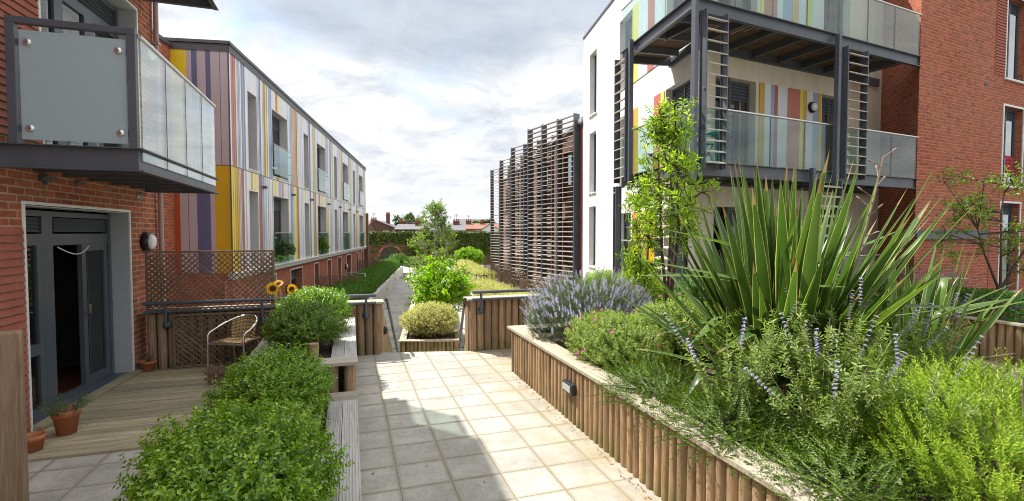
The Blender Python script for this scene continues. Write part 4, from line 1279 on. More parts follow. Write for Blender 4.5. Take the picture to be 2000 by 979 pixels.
so = m.build("seat", M["wicker"], ch); sm = so.modifiers.new("solid", "SOLIDIFY"); sm.thickness = 0.014
m = MB()
def bp_(i, j):
    u = (0.24 + 0.52 * i / 10) * math.pi; v = j / 6
    top = Vector(cpt(0.262 * math.cos(u), 0.21 - 0.50 * math.sin(u) ** 0.8, 0.57 + 0.17 * math.sin(u) ** 0.9 - 0.005))
    bot = Vector(cpt(0.225 * math.cos(u), 0.10 - 0.29 * math.sin(u), 0.43))
    return bot.lerp(top, v)
for i in range(10):
    for j in range(6): m.face([bp_(i, j), bp_(i + 1, j), bp_(i + 1, j + 1), bp_(i, j + 1)], smooth=True)
so = m.build("backrest", M["wicker"], ch); sm = so.modifiers.new("solid", "SOLIDIFY"); sm.thickness = 0.012


def pot(x, y, z, r, h, label, soil=True, tilt=0):
    t = thing("flower_pot", label, "flower pot", (x, y, z))
    m = MB(); m.lathe((x, y, z), [(0, 0.0), (r * 0.66, 0.0), (r * 0.9, h * 0.72), (r, h * 0.74), (r * 1.02, h), (r * 0.92, h), (r * 0.86, h * 0.72), (r * 0.62, 0.03), (0, 0.03)], 28)
    m.build("pot", M["terracotta"], t)
    if soil:
        m = MB(); m.lathe((x, y, z), [(0, h * 0.84), (r * 0.6, h * 0.85), (r * 0.90, h * 0.82)], 20); m.build("soil", M["soil"], t)
    return t


pot(-4.31, 4.74, 0.022, 0.112, 0.24, "terracotta pot with a grey lavender plant beside the door sill")
pot(-4.27, 4.36, 0.0, 0.09, 0.165, "empty terracotta pot nearest the timber post", soil=False)
pot(-5.10, 6.90, 0.022, 0.10, 0.15, "small terracotta pot in the corner by the brick wall")
pk = thing("picket_edging", "dark stubby wooden picket edging with rounded tops standing on the deck", "garden edging", (-3.78, 6.32, 0.022))
FPk = Fr((-3.88, 6.28), R(12), 1)
for k in range(4):
    m = MB(); a = 0.115 * k
    prof = [(a, 0.0), (a + 0.075, 0.0), (a + 0.075, 0.21)] + [(a + 0.0375 + 0.0375 * math.cos(u), 0.21 + 0.0375 * math.sin(u)) for u in (0.5, 1.05, 1.57, 2.1, 2.64)] + [(a, 0.21)]
    V = [FPk(s, d, 0.022 + z) for d in (0.03, 0.0) for s, z in prof]; n = len(prof)
    m.mesh(V, [tuple(range(n)), tuple(range(2 * n - 1, n - 1, -1))] + [((i + 1) % n, i, n + i, n + (i + 1) % n) for i in range(n)])
    m.build("picket", M["trellis"], pk)
for z in (0.06, 0.14):
    m = MB(); m.box(FPk, -0.03, 0.46, 0.031, 0.05, 0.022 + z, 0.062 + z); m.build("rail", M["trellis"], pk)
fl_ = thing("floor_lamp", "tall dark uplighter lamp standing in the dim room behind the patio door", "floor lamp", FWL(1.28, -1.3, 0.02))
c = FWL(1.28, -1.3, 0.02)
m = MB(); m.tube([c, (c[0], c[1], 1.62)], 0.014, 8); m.build("pole", M["black"], fl_)
m = MB(); m.lathe(c, [(0, 0), (0.14, 0), (0.14, 0.02), (0.02, 0.03)], 16); m.build("base", M["black"], fl_)
m = MB(); m.lathe(c, [(0.02, 1.56), (0.05, 1.60), (0.15, 1.68), (0.155, 1.7), (0.02, 1.66)], 18); m.build("lamp_shade", M["black"], fl_)
cb = MB(); cb.tube([FWL(0.86, -0.19, 1.80)] + [FWL(0.86 + 0.62 * i / 10, -0.19 + 0.03 * math.sin(math.pi * i / 10), 1.80 - 0.09 * math.sin(math.pi * i / 10)) for i in range(1, 10)] + [FWL(1.48, -0.19, 1.80)], 0.007, 6)
tag(cb.build("cable", M["whitetrim"], None), "white cable sagging across the top of the open patio doorway", "cable")
M["sofa"] = plain("charcoal_fabric", (0.035, 0.035, 0.042), 0.9)
sf = thing("armchair", "dark upholstered armchair seen dimly inside the room", "armchair", FWL(1.3, -2.4, 0.02))
m = MB(); m.box(FWL, 0.9, 1.9, -3.0, -2.1, 0.1, 0.42); m.build("seat", M["sofa"], sf, bevel=0.05)
m = MB(); m.box(FWL, 1.72, 1.92, -3.0, -2.1, 0.42, 0.85); m.build("backrest", M["sofa"], sf, bevel=0.05)
# teal chair and small table on the middle balcony
M["teal"] = plain("turquoise_paint", (0.10, 0.36, 0.38), 0.45)
tc = thing("folding_chair", "turquoise folding chair on the middle balcony behind the corner glass", "chair", FP(0.75, -0.55, F2))
def tcp(r, f, z):
    b = FP(0.75 + r, -0.55 + f, F2 + z - 0.02); return b
for s in (-0.2, 0.2):
    m = MB(); m.tube([tcp(s, 0.22, 0.0), tcp(s, -0.2, 0.85)], 0.012, 6); m.build("leg", M["teal"], tc)
    m = MB(); m.tube([tcp(s, -0.22, 0.0), tcp(s, 0.18, 0.46)], 0.012, 6); m.build("leg", M["teal"], tc)
m = MB(); m.box(FP, 0.55, 0.95, -0.72, -0.36, F2 + 0.42, F2 + 0.44); m.build("seat", M["teal"], tc)
m = MB(); m.box(FP, 0.55, 0.95, -0.77, -0.755, F2 + 0.62, F2 + 0.82); m.build("backrest", M["teal"], tc)
tb = thing("bistro_table", "small round turquoise table on the middle balcony", "table", FP(1.25, -0.6, F2))
m = MB(); m.lathe(FP(1.25, -0.6, F2 - 0.02), [(0, 0.69), (0.28, 0.69), (0.28, 0.71), (0, 0.71)], 20); m.build("table_top", M["teal"], tb)
m = MB(); m.tube([FP(1.25, -0.6, F2 - 0.02), FP(1.25, -0.6, F2 + 0.67)], 0.02, 8); m.lathe(FP(1.25, -0.6, F2 - 0.02), [(0, 0), (0.2, 0), (0.2, 0.02), (0, 0.03)], 16); m.build("pedestal", M["teal"], tb)

# ================================================================== lower courtyard
M["concrete"] = plain("pale_concrete", (0.52, 0.51, 0.48), 0.85, var=0.1, vs=1.2, bmp=0.15)
cw = MB(); Fcl = Fr((-5.1, 15.5), BD, 1)
cw.box(Fcl, 0, 26, -0.2, 0.0, -1.62, -0.85)
cw.box(Fcl, 26, 26.2, -1.6, 0.0, -1.62, -0.85)
t = cw.build("concrete_wall", M["concrete"], None); tag(t, "low pale concrete wall holding the clipped green hedge along the path", "wall")
for k in range(3):
    l = thing("wall_light", ["small black light set in the concrete wall, nearest the steps", "small black light set halfway along the concrete wall", "small black light set in the far end of the concrete wall"][k], "light", Fcl(6 + 6 * k, 0, -1.2))
    m = MB(); m.box(Fcl, 6 + 6 * k, 6.2 + 6 * k, 0.0, 0.03, -1.27, -1.15); m.build("housing", M["black"], l, bevel=0.008)
sl = MB(); sl.box(Fcl, 0.2, 25.8, -1.7, -0.21, -1.61, -0.95); tag(sl.build("soil", M["soil"], None), kind="structure")
mp = thing("log_planter", "low log planter with pale coping directly beyond the steps", "planter", (-2.3, 15, -1.6))
Fm = Fr((-3.06, 13.47), BD, 1)
m = MB(); logs(m, (-3.02, 13.5), (-1.5, 13.62), -1.6, -1.02, 0.055, rl); logs(m, (-3.04, 13.55), (-4.7, 24.0), -1.6, -1.02, 0.055, rl); logs(m, (-1.5, 13.62), (-3.1, 24.2), -1.6, -1.02, 0.055, rl)
m.build("log_facing", M["log"], mp)
m = MB(); m.prism([(-3.1, 13.38), (-1.45, 13.5), (-1.47, 13.7), (-3.1, 13.58)], -1.02, -0.985); m.prism([(-3.1, 13.585), (-2.92, 13.6), (-4.56, 24), (-4.75, 24)], -1.022, -0.987); m.build("coping", M["cop"], mp)
m = MB(); m.prism([(-3.0, 13.6), (-1.5, 13.7), (-3.1, 24.1), (-4.65, 23.9)], -1.6, -1.06); m.build("soil", M["soil"], mp)
# right-hand low walls
for (a, b, lab) in (((-0.9, 14.4), (-1.75, 23.5), "low pale concrete wall below the nearer cream hedge"), ((-2.6, 24.8), (-4.3, 39.0), "low pale concrete wall below the farther cream hedge")):
    v = math.atan2(b[1] - a[1], b[0] - a[0]); L = math.hypot(b[0] - a[0], b[1] - a[1])
    m = MB(); m.box(Fr(a, v, 1), 0, L, -0.0, 0.25, -1.61, -0.85); t = m.build("concrete_wall", M["concrete"], None); tag(t, lab, "wall")
rs = MB(); rs.prism([(-0.85, 14.2), (1.6, 14.4), (1.6, 18.2), (-1.3, 18.4)], -1.61, -0.72); tag(rs.build("concrete_ramp", M["concrete"], None), "pale sunlit concrete landing behind the right log wall", "landing")
mf = thing("metal_railing", "short dark metal railing between the two cream hedges", "railing", (-1.3, 27, -0.9))
Frl = Fr((-2.05, 27.2), R(0), 1)
for i in range(12):
    m = MB(); m.box(Frl, i * 0.09, i * 0.09 + 0.03, 0, 0.02, -0.85, -0.3); m.build("bar", M["black"], mf)
m = MB(); m.box(Frl, -0.02, 1.06, -0.005, 0.025, -0.42, -0.38); m.build("rail", M["black"], mf)
mr = thing("metal_railing", "grey tubular railing by the farther trellis below the striped block", "railing", (-7.7, 26.5, -1.6))
m = MB(); m.tube([(-7.3, 24.6, -1.6), (-7.3, 24.6, -0.1), (-8.4, 25.4, -0.1), (-8.4, 25.4, -1.6)], 0.03, 8); m.build("rail", M["lightsteel"], mr)
m = MB(); m.tube([(-7.3, 24.6, -0.5), (-8.4, 25.4, -0.5)], 0.02, 8); m.build("mid_rail", M["lightsteel"], mr)

# ---- ivy clad wall at the end
iw = thing("ivy_wall", "old brown brick wall with arches, mostly covered in dark ivy, closing the courtyard", "wall", (-9, 56, -1.6))
FI = Fr((-22, 52.2), R(8.5), 1)
m = MB()
m.box(FI, 0, 28, -0.5, 0, -1.7, 1.85)
m.build("brickwork", M["oldbrick"], iw)
m = MB(); m.box(FI, -0.1, 28.1, -0.6, 0.06, 1.85, 2.0); m.build("coping", M["concrete"], iw)
for s in (9.0, 14.5):
    m = MB(); pts = []
    n = 14
    for i in range(n):
        a0, a1 = math.pi * i / n, math.pi * (i + 1) / n
        V = [FI(s + r * math.cos(a), d, -0.75 + r * math.sin(a)) for a in (a0, a1) for r, d in ((1.15, 0.02), (1.4, 0.02), (1.4, 0.08), (1.15, 0.08))]
        m.mesh(V, [(3, 2, 6, 7), (2, 1, 5, 6), (0, 3, 7, 4)])
    m.build("arch_ring", M["brick"], iw)
    m = MB(); P_ = [FI(s + 1.15 * math.cos(math.pi * i / n), 0.012, -0.75 + 1.15 * math.sin(math.pi * i / n)) for i in range(n + 1)] + [FI(s - 1.15, 0.012, -1.6), FI(s + 1.15, 0.012, -1.6)]
    m.face(P_); m.build("arch_recess", M["dark"], iw)
m = MB(); m.box(FI, 6.3, 7.0, 0.0, 0.12, -1.6, 0.55); m.box(FI, 10.9, 11.3, 0, 0.12, -1.6, 0.55); m.box(FI, 6.3, 11.3, 0.0, 0.09, 0.4, 0.6); m.build("pilaster", M["oldbrick"], iw)

# ---- houses beyond the wall
M["slate"] = plain("slate_roof", (0.13, 0.12, 0.13), 0.7, var=0.2, vs=1.5)
M["tile"] = plain("brown_tile_roof", (0.24, 0.11, 0.075), 0.8, var=0.2, vs=1.5)
M["pot"] = plain("orange_chimney_pot", (0.40, 0.13, 0.06), 0.8)
M["wallpale"] = plain("pale_house_wall", (0.55, 0.52, 0.47), 0.9)
def house(x, y, w, d, ze, zr, label, roof, wall, ch=(), ridge="x", ang=0, dorm=0):
    t = thing("terraced_house", label, "house", (x, y, -1.7))
    fz = lambda z: 1.97 + (z - 1.97) * 0.55
    ze, zr = fz(ze), fz(zr)
    ch = [(a_, b_, fz(c_), d_ * 0.7) for a_, b_, c_, d_ in ch]
    fr = Fr((x, y), R(ang), 1)
    m = MB(); m.box(fr, -w / 2, w / 2, -d, 0, -1.7, ze)
    if ridge == "x":
        for s in (-w / 2, w / 2): m.face([fr(s, 0, ze), fr(s, -d, ze), fr(s, -d / 2, zr)])
    else: 
        for dd in (0, -d): m.face([fr(-w / 2, dd, ze), fr(w / 2, dd, ze), fr(0, dd, zr)])
    m.build("wall", wall, t)
    m = MB()
    if ridge == "x":
        A_ = [fr(-w / 2 - .1, 0.25, ze - 0.15), fr(w / 2 + .1, 0.25, ze - 0.15), fr(w / 2 + .1, -d / 2, zr), fr(-w / 2 - .1, -d / 2, zr)]
        B_ = [fr(-w / 2 - .1, -d - 0.25, ze - 0.15), fr(w / 2 + .1, -d - 0.25, ze - 0.15), fr(w / 2 + .1, -d / 2, zr), fr(-w / 2 - .1, -d / 2, zr)]
    else:
        A_ = [fr(-w / 2 - .2, 0.15, ze - 0.15), fr(-w / 2 - .2, -d - .15, ze - 0.15), fr(0, -d - .15, zr), fr(0, 0.15, zr)]
        B_ = [fr(w / 2 + .2, 0.15, ze - 0.15), fr(w / 2 + .2, -d - .15, ze - 0.15), fr(0, -d - .15, zr), fr(0, 0.15, zr)]
    for q_ in (A_, B_):
        T_ = [(a, b, c + 0.12) for a, b, c in q_]
        m.mesh(q_ + T_, [(0, 1, 2, 3), (4, 5, 6, 7), (0, 1, 5, 4), (1, 2, 6, 5), (2, 3, 7, 6), (3, 0, 4, 7)])
    ro = m.build("roof", roof, t)
    for (s, dd, h, cw_) in ch:
        c = MB(); c.box(fr, s - cw_ / 2, s + cw_ / 2, dd - 0.35, dd + 0.35, ze - 0.5, h); c.box(fr, s - cw_ / 2 - .06, s + cw_ / 2 + .06, dd - 0.41, dd + 0.41, h - 0.2, h - 0.08); co = c.build("chimney", M["oldbrick"], ro)
        for i in range(3):
            p = MB(); p.lathe(fr(s - cw_ / 3 + cw_ / 3 * i, dd, h), [(0.13, 0), (0.10, 0.3), (0.12, 0.34), (0.08, 0.34)], 10); p.build("chimney_pot", M["pot"], ro)
    if ch:
        s_, d_ = ch[0][0], ch[0][1]; e_ = fr(s_, d_, ch[0][2])
        am = MB(); am.tube([e_, (e_[0], e_[1], e_[2] + 1.1)], 0.025, 5)
        for k_ in range(4): am.tube([(e_[0] - 0.28, e_[1], e_[2] + 0.75 + 0.1 * k_), (e_[0] + 0.28, e_[1], e_[2] + 0.75 + 0.1 * k_)], 0.014, 4)
        am.build("aerial", M["steel"], ro)
    for i in range(2):
        wz = ze - 1.7
        wm = MB(); wm.box(fr, -w / 4 + i * w / 2 - 0.45, -w / 4 + i * w / 2 + 0.45, 0.0, 0.04, wz, wz + 1.3); wo = wm.build("window", M["whitetrim"], t)
        pm = MB(); pm.box(fr, -w / 4 + i * w / 2 - 0.38, -w / 4 + i * w / 2 + 0.38, 0.04, 0.05, wz + 0.07, wz + 1.23); pm.build("pane", M["dark"], wo)


house(-22.5, 66, 6, 8, 2.9, 4.6, "brown tiled house beyond the ivy wall at far left with one brick stack", M["tile"], M["oldbrick"], ((1.6, -3, 5.6, 1.5),), "x", 6)
house(-21.3, 78, 6, 9, 3.1, 5.2, "slate roofed house with the tallest chimney beyond the ivy wall", M["slate"], M["oldbrick"], ((-0.6, -1.5, 5.6, 1.3), (1.2, -4.5, 7.3, 0.8)), "y", 6)
house(-16.2, 80, 6, 9, 2.9, 4.8, "slate gabled house with a broad brick stack, second from the tall chimney", M["slate"], M["brick"], ((-1.5, -1.5, 5.2, 1.6),), "y", 6)
house(-15.4, 74, 4.0, 8, 2.8, 4.0, "low slate roofed house beside the round green tree", M["slate"], M["oldbrick"], ((1.2, -3, 4.9, 1.3),), "x", 6)
house(-9.3, 72, 5, 8, 2.5, 3.9, "white fronted slate roofed house just left of the birch", M["slate"], M["wallpale"], ((1.2, -4, 5.0, 1.4),), "x", 6)
house(-4.4, 98, 10, 9, 3.2, 5.0, "long red tiled house with two brick stacks right of the birch", M["tile"], M["brick"], ((-4.2, -4, 6.2, 1.6), (-1.4, -4, 6.0, 1.3)), "x", 4)
house(-8.5, 118, 9, 9, 4.2, 7.6, "grey roofed house with white gable standing behind the red tiled row", M["slate"], M["wallpale"], (), "x", 5)
house(-3.6, 82, 3.0, 7, 2.6, 4.4, "small tiled house with a white pointed gable beside the louvres", M["tile"], M["whitetrim"], (), "y", 3)
for x, y, w, h, lab in ((-38, 330, 9, 8, "distant grey tower block left of the birch, on the skyline"), (-31, 300, 8, 7, "distant pale office block right of the birch, on the skyline"), (-26, 360, 18, 6, "distant flat grey building low on the skyline")):
    t = thing("tower_block", lab, "building", (x, y, -1.7))
    m = MB(); m.box(Fr((x, y), 0, 1), 0, w, -8, 0, -1.7, h); m.build("wall", M["concrete"], t)
    m = MB()
    for k in range(int((h - 2) / 3)): m.box(Fr((x, y), 0, 1), 0.5, w - 0.5, 0.0, 0.05, 1.5 + 3 * k, 3.0 + 3 * k)
    m.build("window_band", M["dark"], t)
# ================================================================== plants
AX = np.array([CA, SA, 0.0]); AY = np.array([-SA, CA, 0.0]); AZ = np.array([0, 0, 1.0])


def unit(v):
    return v / np.maximum(np.linalg.norm(v, axis=-1, keepdims=True), 1e-9)


def rdir(n, zmin=-1.0):
    z = rng.uniform(zmin, 1, n); a = rng.uniform(0, 2 * np.pi, n); r = np.sqrt(np.maximum(0, 1 - z * z))
    return np.stack([r * np.cos(a), r * np.sin(a), z], 1)


def leaf_arrays(C, D, N, L, W, fold=0.25, curl=0.12, shape="diamond"):
    """C base, D direction, N normal, sizes per leaf -> verts, faces"""
    n = len(C)
    L = np.broadcast_to(np.asarray(L, float), (n,))[:, None]; W = np.broadcast_to(np.asarray(W, float), (n,))[:, None]
    D = unit(D); S = unit(np.cross(D, N)); N = np.cross(S, D)
    if shape == "diamond":
        V = np.stack([C, C + D * L * 0.45 + S * W * 0.5 + N * W * fold, C + D * L - N * L * curl, C + D * L * 0.45 - S * W * 0.5 + N * W * fold], 1)
        i = np.arange(n)[:, None] * 4
        F = np.concatenate([i + np.array([[0, 2, 1]]), i + np.array([[0, 3, 2]])], 1).reshape(-1, 3)
        return V.reshape(-1, 3), F
    V = np.stack([C, C + D * L * 0.28 + S * W * 0.44 + N * W * fold, C + D * L * 0.62 + S * W * 0.42 + N * (W * fold - L * curl * 0.4), C + D * L - N * L * curl,
                  C + D * L * 0.62 - S * W * 0.42 + N * (W * fold - L * curl * 0.4), C + D * L * 0.28 - S * W * 0.44 + N * W * fold], 1)
    i = np.arange(n)[:, None] * 6
    F = np.concatenate([i + np.array([[0, 3, 2, 1]]), i + np.array([[0, 5, 4, 3]])], 1).reshape(-1, 4)
    return V.reshape(-1, 3), F


def np_object(name, chunks, mats, parent=None):
    """chunks: list of (V, F, material index) in world coordinates"""
    me = bpy.data.meshes.new(name)
    root = parent
    while root is not None and root.parent is not None: root = root.parent
    off = np.array(INV[root.name]) if root is not None else np.zeros(3)
    nv = sum(len(c[0]) for c in chunks); nl = sum(c[1].size for c in chunks); nf = sum(len(c[1]) for c in chunks)
    V = np.concatenate([c[0] for c in chunks]) - off
    lv, ls, lt, mi = [], [], [], []
    vo = lo = 0
    for v, f, m in chunks:
        lv.append((f + vo).ravel()); k = f.shape[1]
        ls.append(lo + np.arange(len(f)) * k); lt.append(np.full(len(f), k)); mi.append(np.full(len(f), m))
        vo += len(v); lo += f.size
    me.vertices.add(nv); me.loops.add(nl); me.polygons.add(nf)
    me.vertices.foreach_set("co", V.astype(np.float32).ravel())
    me.loops.foreach_set("vertex_index", np.concatenate(lv).astype(np.int32))
    me.polygons.foreach_set("loop_start", np.concatenate(ls).astype(np.int32))
    me.polygons.foreach_set("material_index", np.concatenate(mi).astype(np.int32))
    for m in (mats if isinstance(mats, (list, tuple)) else [mats]): me.materials.append(m)
    me.update(calc_edges=True); me.validate()
    o = bpy.data.objects.new(name, me); COL.objects.link(o)
    if parent is not None: o.parent = parent
    return o


def lumps(k=14, amp=0.25, sharp=7):
    ds = rdir(k, -0.2); a = rng.uniform(0.3, 1, k) * amp
    return lambda d: 0.84 + 0.75 * (np.exp(sharp * (d @ ds.T - 1)) * a).max(1) + 0.08 * (np.exp(sharp * (d @ ds.T - 1)) * a).sum(1)


def twig_leaves(base, t, tw, per, L, W, spread=0.9, along=0.7, shape="diamond", fold=0.25, curl=0.12, jit=0.35, taper=0.25, planar=False):
    """pairs of leaves along little shoots"""
    n = len(base)
    up = np.where(np.abs(t[:, 2:3]) < 0.9, AZ, np.array([1.0, 0, 0]))
    x = unit(np.cross(t, up)); y = np.cross(t, x)
    ph = rng.uniform(0, 6.28, n)
    Cs, Ds, Ns, Ls, Ws = [], [], [], [], []
    tw = np.broadcast_to(np.asarray(tw, float), (n,))
    for k in range(per):
        pair, side = divmod(k, 2)
        a = ph * 0 + side * np.pi + rng.normal(0, jit, n) if planar else ph + pair * 1.5708 + side * np.pi + rng.normal(0, jit, n)
        rad = x * np.cos(a)[:, None] + y * np.sin(a)[:, None]
        frac = (pair + 0.6) / max(1, (per + 1) // 2)
        D = unit(t * along + rad * spread + rng.normal(0, 0.15, (n, 3)))
        Cs.append(base + t * (tw * frac)[:, None]); Ds.append(D); Ns.append(unit(t - D * (t * D).sum(1, keepdims=True) + rng.normal(0, 0.12, (n, 3))))
        s = (1 - taper * frac) * rng.uniform(0.75, 1.2, n)
        Ls.append(L * s); Ws.append(W * s)
    return leaf_arrays(np.concatenate(Cs), np.concatenate(Ds), np.concatenate(Ns), np.concatenate(Ls), np.concatenate(Ws), fold, curl, shape)


def shrub_chunks(c, rad, n_tw, per, tw, L, W, shell=(0.62, 1.0), amp=0.25, zmin=-0.35, up=0.35, fill=0.25, frame=True, shape="diamond", nl=14, sharp=7, zfloor=None, **k):
    c = np.array(c, float); rad = np.array(rad, float)
    f = lumps(nl, amp, sharp)
    d = rdir(n_tw, zmin); r = f(d) * rng.uniform(shell[0] ** 2, shell[1] ** 2, n_tw) ** 0.5 * np.where(rng.random(n_tw) < 0.08, rng.uniform(1.03, 1.13, n_tw), 1.0)
    loc = d * r[:, None] * rad
    Bx, By = (AX, AY) if frame else (np.array([1.0, 0, 0]), np.array([0, 1.0, 0]))
    W3 = lambda q: q[:, :1] * Bx + q[:, 1:2] * By + q[:, 2:] * AZ
    base = c + W3(loc)
    t = unit(W3(unit(d / rad)) + up * AZ + rng.normal(0, 0.4, (n_tw, 3)))
    if zfloor is not None:
        ok = base[:, 2] > zfloor; base, t = base[ok], t[ok]
    V, F = twig_leaves(base - t * tw * 0.5, t, tw, per, L, W, shape=shape, **k)
    out = [(V, F, 0)]
    m = int(n_tw * per * fill)
    if m:
        d = rdir(m, zmin); r = f(d) * rng.uniform(0.25, 0.72, m); q = c + W3(d * r[:, None] * rad)
        if zfloor is not None: q = q[q[:, 2] > zfloor]
        m = len(q)
        V, F = leaf_arrays(q, rdir(m), rdir(m), L * 1.8, W * 1.8); out.append((V, F, 0))
    return out


def stems_mb(c, rad, z0, n, r=0.012):
    m = MB()
    for i in range(n):
        a = rng.uniform(0, 6.28); k = rng.uniform(0.3, 0.8)
        p0 = Vector((c[0] + rng.normal(0, 0.04), c[1] + rng.normal(0, 0.04), z0))
        p2 = Vector((c[0] + math.cos(a) * rad[0] * k, c[1] + math.sin(a) * rad[1] * k, c[2] + rad[2] * rng.uniform(-0.1, 0.6)))
        m.tube([p0, p0.lerp(p2, 0.5) + Vector((0, 0, 0.06)), p2], [r, r * 0.8, r * 0.35], 6)
    return m


M["bark"] = plain("brown_bark", (0.10, 0.065, 0.045), 0.85, var=0.35, vs=14, bmp=0.4)
M["bark_red"] = plain("dark_red_bark", (0.075, 0.03, 0.025), 0.6, var=0.3, vs=14)
M["bark_pale"] = plain("pale_birch_bark", (0.40, 0.36, 0.31), 0.8, var=0.3, vs=10)
M["box"] = leaf_mat("box_leaf", [(0.035, 0.10, 0.008), (0.13, 0.27, 0.016), (0.26, 0.42, 0.028), (0.42, 0.54, 0.05)], 0.28, 0.27, spec=0.65)
M["box2"] = leaf_mat("dark_box_leaf", [(0.035, 0.08, 0.012), (0.09, 0.18, 0.018), (0.19, 0.30, 0.03), (0.33, 0.42, 0.05)], 0.28, 0.28, spec=0.65)
M["hedge"] = leaf_mat("hedge_leaf", [(0.03, 0.08, 0.012), (0.07, 0.17, 0.02), (0.14, 0.27, 0.03)], 0.4)
M["cream"] = leaf_mat("cream_variegated_leaf", [(0.13, 0.17, 0.045), (0.40, 0.40, 0.14), (0.58, 0.54, 0.25), (0.66, 0.61, 0.34)], 0.35)
M["hazel"] = leaf_mat("bright_hazel_leaf", [(0.10, 0.22, 0.012), (0.20, 0.36, 0.018), (0.36, 0.50, 0.03)], 0.55, 0.4)
M["birch"] = leaf_mat("birch_leaf", [(0.08, 0.17, 0.02), (0.18, 0.29, 0.035), (0.34, 0.44, 0.08)], 0.45, 0.35)
M["cherry"] = leaf_mat("yellow_green_tree_leaf", [(0.14, 0.26, 0.02), (0.26, 0.40, 0.03), (0.44, 0.54, 0.06)], 0.55, 0.4)
M["rose"] = leaf_mat("rock_rose_leaf", [(0.07, 0.12, 0.025), (0.18, 0.26, 0.05), (0.32, 0.40, 0.10), (0.46, 0.52, 0.17)], 0.35, 0.5)
M["lav"] = leaf_mat("grey_green_needle", [(0.06, 0.10, 0.05), (0.13, 0.18, 0.09), (0.22, 0.27, 0.14)], 0.3, 0.5)
M["lilac"] = leaf_mat("lilac_floret", [(0.22, 0.20, 0.40), (0.33, 0.30, 0.52), (0.47, 0.44, 0.64)], 0.3, 0.6)
M["pink"] = leaf_mat("magenta_petal", [(0.48, 0.06, 0.30), (0.62, 0.14, 0.42)], 0.3, 0.6)
M["lonicera"] = leaf_mat("small_glossy_leaf", [(0.035, 0.08, 0.012), (0.095, 0.165, 0.018), (0.21, 0.29, 0.035)], 0.3, 0.4)
M["cary"] = leaf_mat("grey_yellow_leaf", [(0.09, 0.15, 0.03), (0.20, 0.28, 0.06), (0.38, 0.44, 0.14)], 0.4, 0.45)
M["rosemary"] = leaf_mat("lime_needle", [(0.10, 0.19, 0.015), (0.28, 0.41, 0.032), (0.50, 0.58, 0.075)], 0.38, 0.45)
M["phorm"] = leaf_mat("flax_blade", [(0.034, 0.078, 0.020), (0.068, 0.14, 0.027), (0.13, 0.215, 0.045)], 0.28, 0.38, spec=0.45)
M["phorm_edge"] = leaf_mat("flax_cream_margin", [(0.26, 0.29, 0.09), (0.40, 0.41, 0.15), (0.52, 0.49, 0.25)], 0.4, 0.35)
M["phorm_dry"] = leaf_mat("dry_flax_leaf", [(0.16, 0.09, 0.04), (0.30, 0.20, 0.09), (0.42, 0.32, 0.17)], 0.25, 0.6)
M["ivy"] = leaf_mat("dark_ivy_leaf", [(0.02, 0.045, 0.008), (0.045, 0.085, 0.012), (0.12, 0.17, 0.02), (0.15, 0.11, 0.02)], 0.3)
M["treefar"] = leaf_mat("far_tree_leaf", [(0.03, 0.07, 0.015), (0.06, 0.12, 0.025), (0.12, 0.18, 0.04)], 0.3)
M["stemgreen"] = plain("pale_green_stem", (0.36, 0.36, 0.22), 0.7, var=0.2)


def shrub(name, label, cat, c, rad, mat, zroot, n_tw, per, tw, L, W, nst=7, group=None, extra=None, **k):
    t = thing(name, label, cat, (c[0], c[1], zroot), group)
    ch = shrub_chunks(c, rad, n_tw, per, tw, L, W, **k)
    np_object("foliage", ch, mat, t)
    stems_mb(c, rad, zroot, nst).build("woody_stem", M["bark"], t, uv=False)
    return t


# ---- clipped box in the bench planters
def pl(p, q): return A(p, q)
x, y = pl(-0.62, 2.95); shrub("box_bush", "large glossy box bush filling the low bench planter nearest the viewer", "bush", (x, y, 0.55), (0.50, 0.86, 0.43), M["box"], 0.28, 2900, 10, 0.105, 0.034, 0.020, zmin=-0.5, amp=0.36, nl=34, sharp=14)
x, y = pl(-0.60, 4.52); shrub("box_bush", "mid green box bush at the far end of the low bench planter", "bush", (x, y, 0.58), (0.47, 0.54, 0.37), M["box"], 0.28, 1900, 10, 0.10, 0.032, 0.019, zmin=-0.45, amp=0.36, nl=28, sharp=13)
x, y = pl(-0.52, 6.20); shrub("box_bush", "rounded dark box bush in the taller planter beside the corner post", "bush", (x, y, 0.86), (0.46, 0.50, 0.31), M["box2"], 0.57, 1500, 10, 0.09, 0.031, 0.018, zmin=-0.55, amp=0.28, nl=20, sharp=12)
x, y = pl(-0.45, 7.12); shrub("box_bush", "sunlit yellow green box bush at the back of the taller planter by the handrail", "bush", (x, y, 0.92), (0.47, 0.55, 0.32), M["box"], 0.57, 1500, 10, 0.09, 0.031, 0.0185, zmin=-0.55, amp=0.28, nl=20, sharp=12)


# ---- shoot plants (lavender, rosemary, caryopteris)
def shoots(c, rad, n, L, zb, lean=0.5, frame=True, inner=0.15):
    """upright shoots: returns base and direction"""
    a = rng.uniform(0, 6.28, n); r = np.sqrt(rng.uniform(inner, 1, n))
    u, v = r * np.cos(a), r * np.sin(a)
    base = np.array(c)[None] + u[:, None] * rad[0] * AX + v[:, None] * rad[1] * AY
    h = np.sqrt(np.maximum(0.0, 1 - (0.93 * r) ** 2))
    base[:, 2] = zb + rng.uniform(0.0, 1.0, n) ** 0.6 * rad[2] * h
    t = unit(lean * (u[:, None] * AX + v[:, None] * AY) + AZ + rng.normal(0, 0.16, (n, 3)))
    return base, t


